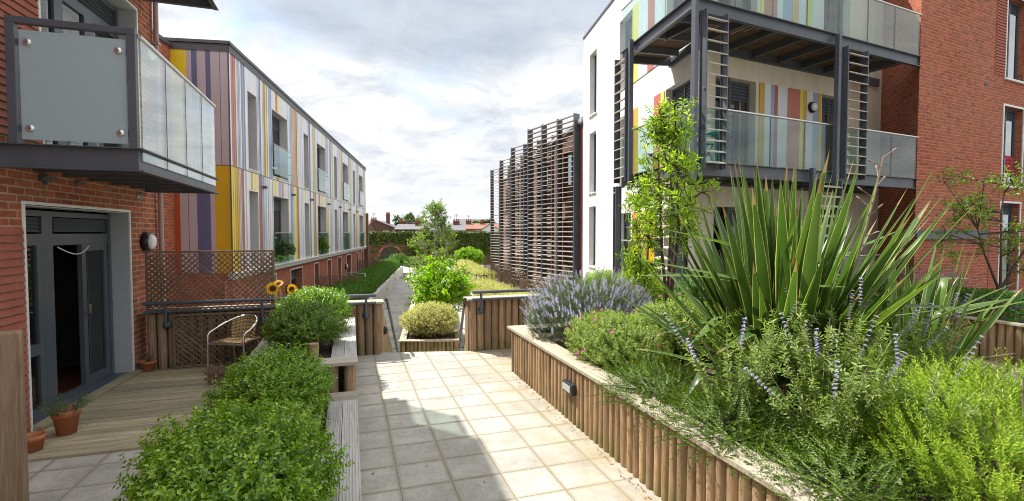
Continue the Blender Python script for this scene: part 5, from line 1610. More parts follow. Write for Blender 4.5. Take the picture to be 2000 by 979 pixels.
def needle_bush(name, label, cat, c, rad, mat, zroot, n, Ls, per, nl, nw, lean=0.7, tips=None, tipn=10, tipl=0.05, tipmat=None, along=0.85, spread=0.7):
    t = thing(name, label, cat, (c[0], c[1], zroot))
    base, d = shoots((c[0], c[1], zroot), rad, n, Ls, zroot, lean)
    ln = Ls * rng.uniform(0.7, 1.3, n)
    V, F = twig_leaves(base, d, ln, per, nl, nw, spread=spread, along=along, fold=0.1, curl=0.1, taper=0.35)
    np_object("foliage", [(V, F, 0)], mat, t)
    if tips:
        k = rng.random(n) < tips
        b2 = base[k] + d[k] * (ln[k] * 0.92)[:, None]; dd = unit(d[k] + 0.3 * AZ)
        V, F = twig_leaves(b2, dd, tipl, tipn, 0.019, 0.015, spread=0.9, along=0.4, taper=0.3)
        np_object("flower_spike", [(V, F, 0)], tipmat or M["lilac"], t)["kind"] = "stuff"
    stems_mb((c[0], c[1], zroot + rad[2] * 0.6), rad, zroot, 10, 0.008).build("woody_stem", M["bark"], t, uv=False)
    return t


needle_bush("lavender_bush", "big grey green lavender covered in lilac flowers at the far corner of the log planter", "lavender", (1.02, 6.58, 0.9), (0.78, 0.60, 0.80), M["lav"], 0.56, 2500, 0.17, 20, 0.034, 0.0095, lean=0.8, tips=0.5, tipn=16, tipl=0.08)
needle_bush("rosemary_bush", "bright lime green needle leaved bush in the near right corner", "rosemary", (2.72, 2.70, 0.9), (0.66, 0.62, 0.58), M["rosemary"], 0.54, 1900, 0.20, 30, 0.034, 0.0075, lean=0.7)

t = shrub("rock_rose", "grey green shrub with a few magenta flowers spilling over the pale coping", "bush", (1.16, 5.38, 0.72), (0.60, 0.74, 0.38), M["rose"], 0.55, 2300, 10, 0.085, 0.031, 0.017, zmin=-0.5, amp=0.28, nl=20, sharp=9)


def blooms(parent, c, rad, n, size, name="flower"):
    for i in range(n):
        d = rdir(1, 0.0)[0]; d[1] = -abs(d[1]); d = unit(d)
        p = np.array(c) + d * np.array(rad) * 1.02
        m = 5; a = np.arange(m) * 2 * np.pi / m; x = unit(np.cross(d, AZ + 0.01)); y = np.cross(d, x)
        D = unit(x * np.cos(a)[:, None] + y * np.sin(a)[:, None] + d * 0.4)
        V, F = leaf_arrays(np.repeat(p[None], m, 0), D, np.repeat(d[None], m, 0), size, size * 0.9, 0.1, -0.1, "hex")
        np_object(name, [(V, F, 0)], M["pink"], parent)


blooms(t, (1.16, 5.38, 0.72), (0.62, 0.7, 0.42), 11, 0.024)
t = shrub("rock_rose", "paler grey green shrub with pink flowers between lavender and flax", "bush", (1.92, 5.70, 0.80), (0.60, 0.55, 0.42), M["rose"], 0.55, 1900, 10, 0.085, 0.032, 0.0175, zmin=-0.4, amp=0.28, nl=18, sharp=9)
blooms(t, (1.92, 5.70, 0.80), (0.6, 0.52, 0.46), 8, 0.024)


def fern_mound(label, c, rad, n):
    """low shrub of flat feathery sprays"""
    t = thing("honeysuckle_mound", label, "ground cover", (c[0], c[1], 0.55))
    d = rdir(n, 0.0); base = np.array([c[0], c[1], 0.56]) + (d * rng.uniform(0.3, 0.95, (n, 1))) * np.array(rad)
    tt = unit(d * np.array([1, 1, 0.35]) + rng.normal(0, 0.35, (n, 3)) + 0.15 * AZ)
    V, F = twig_leaves(base, tt, 0.22 * rng.uniform(0.6, 1.3, n), 26, 0.021, 0.0125, spread=1.0, along=0.5, jit=0.3, taper=0.55, planar=True)
    np_object("foliage", [(V, F, 0)], M["lonicera"], t)
    stems_mb((c[0], c[1], 0.62), rad, 0.55, 6, 0.006).build("woody_stem", M["bark"], t, uv=False)


fern_mound("low dark feathery green mound spilling on the coping left of the flax", (1.27, 4.22, 0.55), (0.52, 0.52, 0.24), 700)
fern_mound("low feathery green mound on the coping below the lilac spikes", (1.52, 3.40, 0.55), (0.50, 0.52, 0.27), 760)
fern_mound("low feathery green mound beside the lime needle bush", (1.80, 2.62, 0.55), (0.46, 0.50, 0.25), 640)


def caryopteris(label, x, y, n, h, spikes, fullness=1.0):
    t = thing("bluebeard_plant", label, "flowering plant", (x, y, 0.55))
    m = MB(); Cs = []; sp = []
    for i in range(n):
        a = rng.uniform(0, 6.28); r = rng.uniform(0.02, 0.14)
        p0 = np.array([x + r * math.cos(a), y + r * math.sin(a), 0.55])
        ln = 0.32 * math.sqrt(rng.uniform(0, 1)); hh = h * rng.uniform(0.62, 1.08)
        p1 = p0 + np.array([math.cos(a) * ln * 0.45, math.sin(a) * ln * 0.45, hh * 0.55])
        p2 = p0 + np.array([math.cos(a) * ln * 1.1 + rng.normal(0, 0.03), math.sin(a) * ln * 1.1, hh])
        m.tube([p0, p1, p2], [0.0045, 0.0035, 0.002], 5, cap=False)
        k = 19
        for j in range(k):
            f_ = 0.12 + 0.80 * j / k
            q = (1 - f_) ** 2 * p0 + 2 * f_ * (1 - f_) * p1 + f_ * f_ * p2
            tg = unit((p1 - p0) * (1 - f_) + (p2 - p1) * f_)
            Cs.append((q, tg, j))
            if rng.random() < 0.22 * fullness:                          # side shoots
                sd_ = unit(rdir(1, 0)[0] + tg * 0.8)
                for g_ in range(4): Cs.append((q + sd_ * 0.028 * (g_ + 1), sd_, g_))
        if i < spikes: sp.append((p2, unit(p2 - p1)))
    m.build("stem", M["stemgreen"], t, uv=False)
    B = np.array([c[0] for c in Cs]); T = np.array([c[1] for c in Cs])
    V, F = twig_leaves(B, T, 0.02, 4, 0.046, 0.016, spread=0.9, along=0.6, fold=0.2, curl=0.25, jit=0.25, shape="hex")
    np_object("foliage", [(V, F, 0)], M["cary"], t)
    if sp:
        for p, d in sp:
            nn = 9; L_ = rng.uniform(0.13, 0.23)
            s = np.linspace(-0.25, 0.95, nn); q = p + d * (s * L_)[:, None]
            V, F = twig_leaves(q, np.repeat(d[None], nn, 0), 0.004, 10, 0.0145, 0.011, spread=1.0, along=0.25, taper=0.0)
            np_object("flower_spike", [(V, F, 0)], M["lilac"], t)


for i, (x, y, n, h, s, lab) in enumerate((
        (1.62, 3.55, 20, 0.78, 7, "lilac spiked plant with thin pale stems, left front of the flax"), (1.92, 3.02, 24, 0.70, 6, "leafy lilac spiked plant near the coping in front of the flax"),
        (2.20, 3.45, 26, 0.92, 10, "tall lilac spiked plant directly in front of the big flax"), (2.62, 3.75, 25, 0.88, 9, "lilac spiked plant in the gap between the two flax clumps"),
        (2.30, 2.85, 22, 0.68, 4, "grey leaved lilac spiked plant just left of the lime needle bush"), (3.05, 3.85, 21, 0.80, 6, "lilac spiked plant with feathery tops in front of the smaller flax"))):
    caryopteris(lab, x, y, n, h, s)


# ---- New Zealand flax
def flax(label, x, y, z, n, Lr, Wr, elev, azb=None, bent=0.12, stalk=None, low=0.36):
    t = thing("flax_plant", label, "flax", (x, y, z))
    ch = []
    K = 13
    S = np.linspace(0, 1, K)
    for i in range(n):
        az = rng.uniform(0, 2 * np.pi) if azb is None else azb[i % len(azb)] + rng.normal(0, 0.25)
        u_ = rng.random()
        el = R(elev[0] + (elev[1] - elev[0]) * u_) if rng.random() < low else R(rng.uniform(56, 89))
        L = rng.uniform(*Lr) * (0.55 + 0.45 * math.sin(el)); w = rng.uniform(*Wr)
        droop = rng.uniform(0.05, 0.45) * (1.15 - math.sin(el))
        kink = rng.random() < bent
        kp = rng.uniform(0.45, 0.7)
        out = np.array([math.cos(az), math.sin(az), 0])
        e = el - droop * S ** 2 * 1.6 - (np.where(S > kp, rng.uniform(0.7, 1.5), 0) if kink else 0)
        dv = np.cos(e)[:, None] * out + np.sin(e)[:, None] * AZ
        P = np.cumsum(np.vstack([[0, 0, 0], dv[:-1] * (L / (K - 1))]), 0) + np.array([x, y, z]) + out * rng.uniform(0.0, 0.16) + np.array([rng.normal(0, 0.05), rng.normal(0, 0.05), -0.03])
        side = np.array([-out[1], out[0], 0.0])
        tw = rng.normal(0, 0.3) * S
        nrm = unit(np.cross(np.repeat(side[None], K, 0), dv))
        sd_ = unit(side * np.cos(tw)[:, None] + nrm * np.sin(tw)[:, None]); nr = np.cross(sd_, dv)
        wid = w * np.minimum(0.55 + 1.3 * S, 1.0) * np.clip((1 - S) / 0.36, 0, 1) ** 0.8
        V = np.stack([P + sd_ * (wid * c_)[:, None] + nr * (wid * d_)[:, None] for c_, d_ in ((-0.5, 0.15), (-0.445, 0.13), (0.0, -0.02), (0.445, 0.13), (0.5, 0.15))], 1).reshape(-1, 3)
        Fg, Fe = [], []
        for k in range(K - 1):
            for c_ in range(4):
                f_ = (k * 5 + c_, k * 5 + c_ + 1, (k + 1) * 5 + c_ + 1, (k + 1) * 5 + c_)
                (Fe if c_ in (0, 3) else Fg).append(f_)
        tip = 4 if rng.random() < 0.3 else 0
        if tip: ch.append((V.copy(), np.array(Fg[-tip // 2:] + Fe[-tip // 2:]), 2)); Fg, Fe = Fg[:-tip // 2], Fe[:-tip // 2]
        ch.append((V, np.array(Fg), 0))
        ch.append((V.copy(), np.array(Fe), 1))
    for i in range(n // 12):                                             # dead, collapsed leaves round the base
        az = rng.uniform(0, 6.28); o_ = np.array([math.cos(az), math.sin(az), 0]); sd_ = np.array([-o_[1], o_[0], 0])
        S2 = np.linspace(0, 1, 7); L = rng.uniform(0.45, 0.8)
        Pq = np.array([x, y, z]) + o_ * (0.1 + S2[:, None] * L * 0.75) + AZ * (0.30 * np.sin(S2 * 2.9) * rng.uniform(0.4, 1.2) + 0.03)[:, None]
        wd = 0.028 * np.clip((1.02 - S2) / 0.5, 0, 1)
        V = np.stack([Pq - sd_ * wd[:, None], Pq + sd_ * wd[:, None] + AZ * 0.01], 1).reshape(-1, 3)
        ch.append((V, np.array([(2 * k, 2 * k + 1, 2 * k + 3, 2 * k + 2) for k in range(6)]), 2))
    np_object("blade", ch, [M["phorm"], M["phorm_edge"], M["phorm_dry"]], t)
    if stalk:
        m = MB(); p = [Vector(q) for q in stalk]
        m.tube(p, [0.012, 0.010, 0.008, 0.004][:len(p)], 7)
        for i in range(9):
            b = p[1].lerp(p[-1], 0.25 + 0.75 * i / 8); e = b + Vector((rng.uniform(-0.10, 0.10), rng.uniform(-0.06, 0.06), rng.uniform(0.03, 0.09)))
            m.tube([b, e], [0.004, 0.003], 5); m.lathe(e, [(0, 0), (0.009, 0.012), (0.006, 0.045), (0, 0.055)], 6, axis=(e - b))
        m.build("seed_stalk", plain("dry_brown_stalk", (0.34, 0.22, 0.17), 0.8), t, uv=False)
    return t


flax("huge green flax clump with upright cream edged sword leaves", 2.34, 4.30, 0.55, 260, (1.15, 2.2), (0.066, 0.112), (20, 74), stalk=[(2.55, 4.3, 0.6), (2.95, 4.25, 1.7), (3.05, 4.2, 2.25), (3.12, 4.2, 2.6)])
flax("smaller flax clump with broad arching cream edged leaves at the right", 3.42, 4.25, 0.55, 44, (0.9, 1.55), (0.06, 0.10), (25, 80), azb=[-0.6, 0.1, 0.5, -1.0, 1.6, 2.6, -0.2, 3.6, 0.9], bent=0.2)


# ---- trees
def tree(name, label, cat, base, trunks, clumps, leaf, mat, bark, tr=0.035, n_tw=30, per=8, tw=0.22, droop=0.0, spread=0.9, shape="hex", twr=0.006, group=None):
    """trunks: list of polylines; clumps: (x, y, z, r); limbs run from the nearest trunk point to each clump"""
    t = thing(name, label, cat, base, group)
    m = MB(); lm = MB(); P = []
    for tk in trunks:
        n = len(tk); m.tube(tk, [tr * (1 - 0.75 * i / (n - 1)) for i in range(n)], 9)
        for a, b in zip(tk[:-1], tk[1:]):
            for k in range(6): P.append(np.array(a) + (np.array(b) - np.array(a)) * k / 6)
    m.build("trunk", bark, t, uv=False)
    P = np.array(P); ch = []
    for (cx, cy, cz, r) in clumps:
        c = np.array([cx, cy, cz])
        sc = np.linalg.norm((P - c) * np.array([1, 1, 0.8]), axis=1) + 0.5 * np.maximum(0, P[:, 2] - cz + r * 0.5)
        p = P[np.argmin(sc)]
        mid = (p + c) / 2 + np.array([0, 0, -0.05 * r])
        lm.tube([p, mid, c], [twr * 2.2, twr * 1.6, twr], 6)
        nn = n_tw
        d = rdir(nn); q = c + d * (r * rng.uniform(0.15, 1.0, (nn, 1)))
        tt = unit(d + rng.normal(0, 0.35, (nn, 3)) + np.array([0, 0, 0.35 - droop]))
        for a, b in list(zip(q, tt))[:: max(1, nn // 7)]:
            lm.tube([c, (c + a) / 2 + rng.normal(0, 0.02, 3), a + b * tw], [twr, twr * 0.7, twr * 0.35], 5, cap=False)
        V, F = twig_leaves(q, tt, tw, per, leaf[0], leaf[1], spread=spread, along=0.55 - droop * 0.3, shape=shape, fold=0.12, curl=0.15 + droop * 0.3, jit=0.5)
        ch.append((V, F, 0))
    np_object("crown", ch, mat, t)
    lm.build("limb", bark, t, uv=False)
    return t


def cl(n, fn): return [fn(i, rng) for i in range(n)]


# slim cherry by the white block corner
def chf(i, r):
    z = r.uniform(1.75, 3.65)
    w = 0.46 * (1 - abs(z - 2.45) / 1.9) + 0.03
    a = r.uniform(0, 6.28); k = math.sqrt(r.uniform(0.05, 1)) * w
    return (2.10 + math.cos(a) * k, 6.65 + math.sin(a) * k, z, r.uniform(0.10, 0.19))


tree("cherry_tree", "slender young tree with dark red stems and fresh yellow green leaves before the white block", "tree", (2.08, 6.6, 0.55),
     [[(2.08, 6.6, 0.5), (2.08, 6.6, 1.3), (2.12, 6.6, 2.3), (2.06, 6.62, 3.5)], [(2.08, 6.6, 0.9), (1.98, 6.55, 1.7), (1.95, 6.6, 2.6), (1.93, 6.6, 3.0)], [(2.08, 6.6, 1.0), (2.22, 6.7, 1.8), (2.34, 6.75, 2.6)], [(2.08, 6.6, 0.8), (2.18, 6.5, 1.9), (2.14, 6.5, 3.0), (2.1, 6.5, 3.72)]],
     cl(42, chf), (0.09, 0.03), M["cherry"], M["bark_red"], tr=0.026, n_tw=10, per=7, tw=0.16, droop=0.3)


def spf(i, r):
    z = r.uniform(0.95, 2.5); a = r.uniform(0, 6.28); k = 0.27 * r.uniform(0.2, 1)
    return (1.98 + math.cos(a) * k, 7.6 + math.sin(a) * k, z, r.uniform(0.08, 0.15))


tree("sapling", "thin sapling with drooping yellowish leaves left of the cherry tree", "tree", (1.98, 7.6, 0.5), [[(1.98, 7.6, 0.5), (1.97, 7.6, 1.5), (1.93, 7.58, 2.5)], [(1.98, 7.6, 0.8), (2.08, 7.62, 1.5), (2.12, 7.6, 2.2)]],
     cl(34, spf), (0.085, 0.028), M["cherry"], M["bark_red"], tr=0.016, n_tw=7, per=7, tw=0.15, droop=0.7)
shrub("euphorbia_bush", "bright yellow green leafy bush behind the lavender under the white wall", "bush", (2.15, 8.35, 0.92), (0.55, 0.45, 0.42), M["rosemary"], 0.4, 900, 10, 0.12, 0.05, 0.016, amp=0.3, zmin=-0.3)
shrub("leafy_bush", "pale green leafy bush behind the lavender at its left", "bush", (1.45, 8.1, 0.95), (0.45, 0.4, 0.40), M["cherry"], 0.4, 700, 10, 0.12, 0.055, 0.018, amp=0.3, zmin=-0.3)
shrub("leafy_bush", "dense mid green bush hiding the foot of the white block behind the cherry tree", "bush", (3.2, 8.0, 0.72), (0.8, 0.6, 0.66), M["hedge"], 0.0, 1400, 10, 0.12, 0.05, 0.022, amp=0.3, zmin=-0.3)
shrub("leafy_bush", "dark green bush behind the big flax below the middle balcony", "bush", (4.3, 7.3, 0.68), (0.8, 0.6, 0.66), M["hedge"], 0.0, 1500, 10, 0.12, 0.05, 0.022, amp=0.3, zmin=-0.3)
shrub("leafy_bush", "dark green bush behind the smaller flax by the rear log planter", "bush", (5.5, 8.2, 0.50), (0.8, 0.6, 0.5), M["hedge"], 0.0, 1300, 10, 0.12, 0.045, 0.02, amp=0.3, zmin=-0.3)


shrub("leafy_bush", "low grey green bush between the smaller flax and the rear log planter", "bush", (3.95, 4.55, 0.60), (0.5, 0.5, 0.24), M["rose"], 0.5, 1300, 10, 0.09, 0.035, 0.018, amp=0.3, zmin=-0.3)
# ---- right edge: rear planter
def hedge_obj(name, label, cat, pts, width, z0, z1, mat, n, L, W, per=8, tw=0.1, bumpy=0.05, group=None, parent=None):
    """clipped hedge along a polyline"""
    t = thing(name, label, cat, (*pts[0], z0), group)
    P = np.array(pts, float); seg = np.linalg.norm(np.diff(P, axis=0), axis=1); cum = np.concatenate([[0], np.cumsum(seg)])
    def smp(k, shell):
        s = rng.uniform(0, cum[-1], k); i = np.clip(np.searchsorted(cum, s) - 1, 0, len(seg) - 1)
        f_ = (s - cum[i]) / seg[i]; d = np.diff(P, axis=0)[i] / seg[i][:, None]; nn = np.stack([d[:, 1], -d[:, 0]], 1)
        c = P[i] + np.diff(P, axis=0)[i] * f_[:, None]
        a = rng.uniform(-0.3, np.pi + 0.3, k)
        ex, ez = np.cos(a), np.sin(a)
        q = np.maximum(np.abs(ex), np.abs(ez)) ** 0.75
        ex, ez = ex / q, ez / q
        bu = 1 + bumpy * np.sin(s * 3.1) * np.sin(s * 1.3 + 1) + rng.normal(0, bumpy * 0.6, k)
        sh = rng.uniform(shell, 1, k) * bu
        pos = np.stack([c[:, 0] + nn[:, 0] * ex * sh * width / 2, c[:, 1] + nn[:, 1] * ex * sh * width / 2, z0 + (z1 - z0) * np.clip(0.25 + 0.75 * ez * sh, 0.02, 2)], 1)
        nor = np.stack([nn[:, 0] * ex, nn[:, 1] * ex, ez + 0.25], 1)
        return pos, unit(nor + rng.normal(0, 0.45, (k, 3)))
    b, d = smp(n, 0.82)
    V, F = twig_leaves(b - d * tw * 0.4, d, tw, per, L, W)
    b2, d2 = smp(n // 2, 0.3); V2, F2 = leaf_arrays(b2, d2, rdir(len(b2)), L * 2.2, W * 2.4)
    np_object("foliage", [(V, F, 0), (V2, F2, 0)], mat, t)
    return t


hedge_obj("clipped_hedge", "low dark clipped hedge on the rear log planter below the brick wing", "hedge", [(6.75, 9.3), (7.3, 8.6), (7.8, 7.7), (8.05, 6.6), (8.2, 5.6)], 0.75, 0.56, 1.03, M["hedge"], 2600, 0.03, 0.017, tw=0.07)
def rtf(i, r):
    a = r.uniform(0, 6.28); k = math.sqrt(r.uniform(0.02, 1)) * 0.95; z = r.uniform(1.3, 3.0)
    return (8.35 + math.cos(a) * k, 8.4 + math.sin(a) * k * 0.8, z, r.uniform(0.12, 0.24))
tree("crab_apple_tree", "loose small tree with sparse round leaves against the brick wing at the right edge", "tree", (8.4, 8.5, 0.5), [[(8.4, 8.5, 0.5), (8.38, 8.5, 1.4), (8.3, 8.45, 2.3), (8.35, 8.4, 3.0)], [(8.4, 8.5, 0.9), (8.0, 8.4, 1.6), (7.75, 8.3, 2.1)], [(8.4, 8.5, 1.0), (8.7, 8.3, 1.9), (8.9, 8.2, 2.5)]],
     cl(34, rtf), (0.055, 0.036), M["birch"], M["bark"], tr=0.024, n_tw=14, per=6, tw=0.18)
needle_bush("russian_sage", "hazy lilac flowered plant behind the clipped hedge at the right edge", "flowering plant", (7.75, 9.3, 0.9), (0.7, 0.5, 0.4), M["lav"], 0.56, 240, 0.32, 14, 0.03, 0.008, lean=0.35, tips=0.8, tipn=26, tipl=0.16)
needle_bush("russian_sage", "lilac flowered grey plant at the far right end of the clipped hedge", "flowering plant", (8.1, 7.3, 0.9), (0.35, 0.35, 0.35), M["lav"], 0.56, 160, 0.26, 16, 0.03, 0.009, lean=0.35, tips=0.6, tipn=26, tipl=0.12)

# ---- pots and sunflowers
needle_tmp = shoots((-4.31, 4.74, 0.24), (0.11, 0.11, 0.03), 80, 0.14, 0.225, lean=1.1)
V, F = twig_leaves(needle_tmp[0], needle_tmp[1], 0.14 * rng.uniform(0.6, 1.3, 80), 16, 0.030, 0.008, spread=0.7)
tag(np_object("lavender_plant", [(V, F, 0)], M["lav"], None), "straggly grey lavender growing in the terracotta pot by the door", "lavender")
m = MB()
for i in range(6):
    a = i * 1.05; m.tube([(-5.10, 6.90, 0.14), (-5.10 + 0.03 * math.cos(a), 6.90 + 0.03 * math.sin(a), 0.2), (-5.10 + 0.08 * math.cos(a), 6.90 + 0.08 * math.sin(a), 0.25 + 0.02 * (i % 3))], [0.006, 0.005, 0.002], 5)
tag(m.build("withered_plant", M["bark"], None, uv=False), "withered brown stems in the small pot by the brick wall", "plant")
M["petal"] = leaf_mat("sunflower_petal", [(0.72, 0.34, 0.01), (0.82, 0.46, 0.015), (0.86, 0.56, 0.03)], 0.35, 0.5, tcol=(0.9, 0.5, 0.02))
M["disc"] = plain("sunflower_disc", (0.045, 0.018, 0.010), 0.9, var=0.4, vs=60)
M["sunstem"] = plain("yellow_green_stalk", (0.42, 0.40, 0.13), 0.6)
for k, (hx, hy, hz, fx_, fy_, fz_, r, lab) in enumerate(((-3.23, 6.68, 1.21, 0.25, -1, 0.1, 0.066, "biggest sunflower facing the viewer above the rounded box bush"), (-3.31, 6.72, 1.20, -0.95, -0.45, 0.0, 0.05, "sunflower turned sideways at the left of the bunch"),
                                                       (-3.20, 6.78, 1.265, 0.1, -0.6, 0.8, 0.052, "sunflower tipped upward behind the biggest one"), (-2.985, 6.70, 1.20, 0.75, -0.7, -0.1, 0.055, "sunflower at the right of the bunch on a bending stalk"))):
    b = Vector((-3.10 + 0.015 * k, 6.70, 0.58)); h_ = Vector((hx, hy, hz)); ax = Vector((fx_, fy_, fz_)).normalized()
    t = thing("sunflower", lab, "sunflower", b)
    m = MB(); m.tube([b, b.lerp(h_, 0.55) + Vector((0.01, 0, 0.02)), h_ - ax * 0.05 + Vector((0, 0, 0.015)), h_ - ax * 0.01], [0.011, 0.010, 0.009, 0.012], 8); m.build("stalk", M["sunstem"], t, uv=False)
    m = MB(); m.lathe(h_, [(0.0, -0.015), (r * 0.62, -0.008), (r * 0.60, 0.008), (r * 0.3, 0.014), (0, 0.011)], 20, axis=ax); m.build("disc", M["disc"], t, uv=False)
    x_ = np.array(ax.orthogonal().normalized()); y_ = np.cross(np.array(ax), x_); ch_ = []
    for lay in range(2):
        nn = 17; a = (np.arange(nn) + 0.5 * lay) * 2 * np.pi / nn + rng.normal(0, 0.06, nn)
        rd_ = x_ * np.cos(a)[:, None] + y_ * np.sin(a)[:, None]
        V, F = leaf_arrays(np.array(h_) + rd_ * r * 0.5, unit(rd_ + np.array(ax) * rng.uniform(0.05, 0.4, (nn, 1))), np.repeat(np.array(ax)[None], nn, 0), r * rng.uniform(0.75, 1.0, nn), r * 0.32, 0.1, 0.1, "hex"); ch_.append((V, F, 0))
    np_object("petal", ch_, M["petal"], t)

# ---- lower courtyard planting
shrub("variegated_bush", "cream variegated bush at the front of the low planter beyond the steps", "bush", (-2.36, 14.42, -0.60), (0.88, 0.88, 0.52), M["cream"], -1.05, 2600, 10, 0.14, 0.055, 0.026, zmin=-0.9, amp=0.25, nl=18, up=0.4)
def hzf(i, r):
    d = unit(np.array([r.normal(), r.normal(), r.normal() * 0.9])); k = r.uniform(0.45, 1.0)
    return (-2.50 + d[0] * 1.12 * k, 16.6 + d[1] * 1.0 * k, 0.12 + d[2] * 0.85 * k, r.uniform(0.24, 0.42))
tree("hazel_shrub", "broad bright green large leaved shrub in the middle of the lower courtyard", "shrub", (-2.5, 16.6, -1.05), [[(-2.5, 16.6, -1.1), (-2.55, 16.6, -0.3), (-2.6, 16.6, 0.7)], [(-2.5, 16.6, -0.9), (-2.0, 16.5, -0.1), (-1.8, 16.4, 0.4)], [(-2.5, 16.6, -0.9), (-3.0, 16.5, -0.2), (-3.3, 16.4, 0.3)]],
     cl(52, hzf), (0.13, 0.088), M["hazel"], M["bark"], tr=0.03, n_tw=15, per=6, tw=0.26, droop=0.25, twr=0.008)
def bif(i, r):
    z = r.uniform(-0.6, 3.35); w = max(0.15, 1.75 * (1 - (z + 0.6) / 4.2) ** 0.75); a = r.uniform(0, 6.28); k = math.sqrt(r.uniform(0.05, 1)) * w
    return (-4.0 + math.cos(a) * k, 25.6 + math.sin(a) * k, z + 0.12 * k, r.uniform(0.16, 0.34))
tree("birch_tree", "young birch with airy upright crown rising above the ivy wall", "tree", (-4.0, 25.6, -1.6), [[(-4.0, 25.6, -1.6), (-4.02, 25.6, 0.2), (-3.98, 25.6, 1.8), (-3.9, 25.6, 3.3)], [(-4.0, 25.6, -0.8), (-4.4, 25.6, 0.6), (-4.5, 25.5, 1.6)], [(-4.0, 25.6, -0.8), (-3.5, 25.6, 0.5), (-3.3, 25.5, 1.5)]],
     cl(88, bif), (0.11, 0.07), M["birch"], M["bark_pale"], tr=0.05, n_tw=10, per=7, tw=0.26, twr=0.008)
Hc = Fr((-5.1, 15.5), BD, 1)
hedge_obj("clipped_hedge", "long clipped green hedge on the pale concrete wall along the path", "hedge", [Hc(0.6, -0.95, 0)[:2], Hc(8, -0.95, 0)[:2], Hc(16, -0.95, 0)[:2], Hc(25.4, -0.95, 0)[:2]], 1.5, -0.95, -0.26, M["hedge"], 9000, 0.06, 0.034, tw=0.14, bumpy=0.06)
shrub("leafy_bush", "rounded green bush at the far end of the long hedge", "bush", (-9.7, 42.5, -0.7), (1.0, 1.2, 0.75), M["hedge"], -1.6, 900, 8, 0.25, 0.12, 0.07)
hedge_obj("variegated_hedge", "nearer clipped cream hedge in front of the trellis fences", "hedge", [(0.55, 17.6), (-0.4, 20.0), (-1.55, 23.6)], 1.15, -0.85, -0.27, M["cream"], 3000, 0.05, 0.024, tw=0.12, bumpy=0.08)
hedge_obj("variegated_hedge", "farther clipped cream hedge stepping towards the ivy wall", "hedge", [(-1.6, 26.6), (-2.4, 31.0), (-3.9, 38.6)], 1.3, -0.85, -0.2, M["cream"], 3000, 0.06, 0.03, tw=0.14, bumpy=0.1)
shrub("leafy_bush", "broad leaved bright green bush before the ivy wall beside the louvres", "bush", (-3.9, 45.5, -0.55), (1.55, 1.2, 1.0), M["hazel"], -1.6, 900, 8, 0.35, 0.2, 0.13, zmin=-0.3)
shrub("leafy_bush", "small grey green bush at the foot of the ivy wall left of the birch", "bush", (-10.2, 51.5, -1.2), (1.3, 0.8, 0.6), M["rose"], -1.6, 500, 8, 0.3, 0.14, 0.07)
for k, (s, lab) in enumerate(((0.85, "leafy plants behind the nearest lower glass front of the striped block"), (7.05, "leafy plant behind the second lower glass front of the striped block"))):
    c = FB(s, -0.04, 1.30)
    shrub("balcony_plant", lab, "plant", c, (0.5, 0.1, 0.35) if k == 0 else (0.3, 0.1, 0.42), M["lav"] if k == 0 else M["birch"], 0.98, 200, 8, 0.12, 0.09, 0.05)
# ivy on the end wall
n = 21000
s_ = rng.uniform(0, 28, n); z_ = rng.uniform(-1.6, 2.05, n)
bare = ((s_ > 6.2) & (s_ < 10.7) & (z_ < 0.75 + 0.25 * np.sin(s_ * 2.3)) & (rng.random(n) > 0.08)) | ((s_ > 11.4) & (s_ < 13.6) & (z_ < -0.1) & (rng.random(n) > 0.3)) | ((z_ < -0.2) & (s_ > 14) & (rng.random(n) > 0.55))
s_, z_ = s_[~bare], z_[~bare]
dd = rng.uniform(0.03, 0.26, len(s_)) * (0.55 + 0.45 * np.sin(s_ * 1.7) * np.sin(z_ * 2 + s_ * 0.6))
C = np.stack([FI.o[0] + FI.t[0] * s_ + FI.n[0] * dd, FI.o[1] + FI.t[1] * s_ + FI.n[1] * dd, z_], 1)
nn = np.array([FI.n[0], FI.n[1], 0.25])
V, F = leaf_arrays(C, unit(rng.normal(0, 0.6, (len(C), 3)) + np.array([0, 0, -0.5])), unit(nn + rng.normal(0, 0.35, (len(C), 3))), 0.24, 0.2, 0.1, 0.1, "hex")
np_object("ivy", [(V, F, 0)], M["ivy"], iw)
for (x, y, zc, r, lab) in ((-23.6, 112, 2.2, 3.4, "large round green tree beyond the roofs left of the birch"), (-6.2, 112, 2.6, 2.2, "dark conical tree beside the louvres beyond the ivy wall")):
    cs = []
    for i in range(46):
        d = unit(np.array([rng.normal(), rng.normal(), rng.normal()])); k = rng.uniform(0.3, 1)
        cs.append((x + d[0] * r * k * 1.1, y + d[1] * r * k, zc + d[2] * r * k * 0.95, r * rng.uniform(0.18, 0.3)))
    tree("broadleaf_tree", lab, "tree", (x, y, -1.7), [[(x, y, -1.7), (x, y, zc - r * 0.4), (x + 0.2, y, zc + r * 0.5)]], cs, (0.55, 0.38), M["treefar"], M["bark"], tr=0.28, n_tw=26, per=6, tw=0.6, twr=0.03)

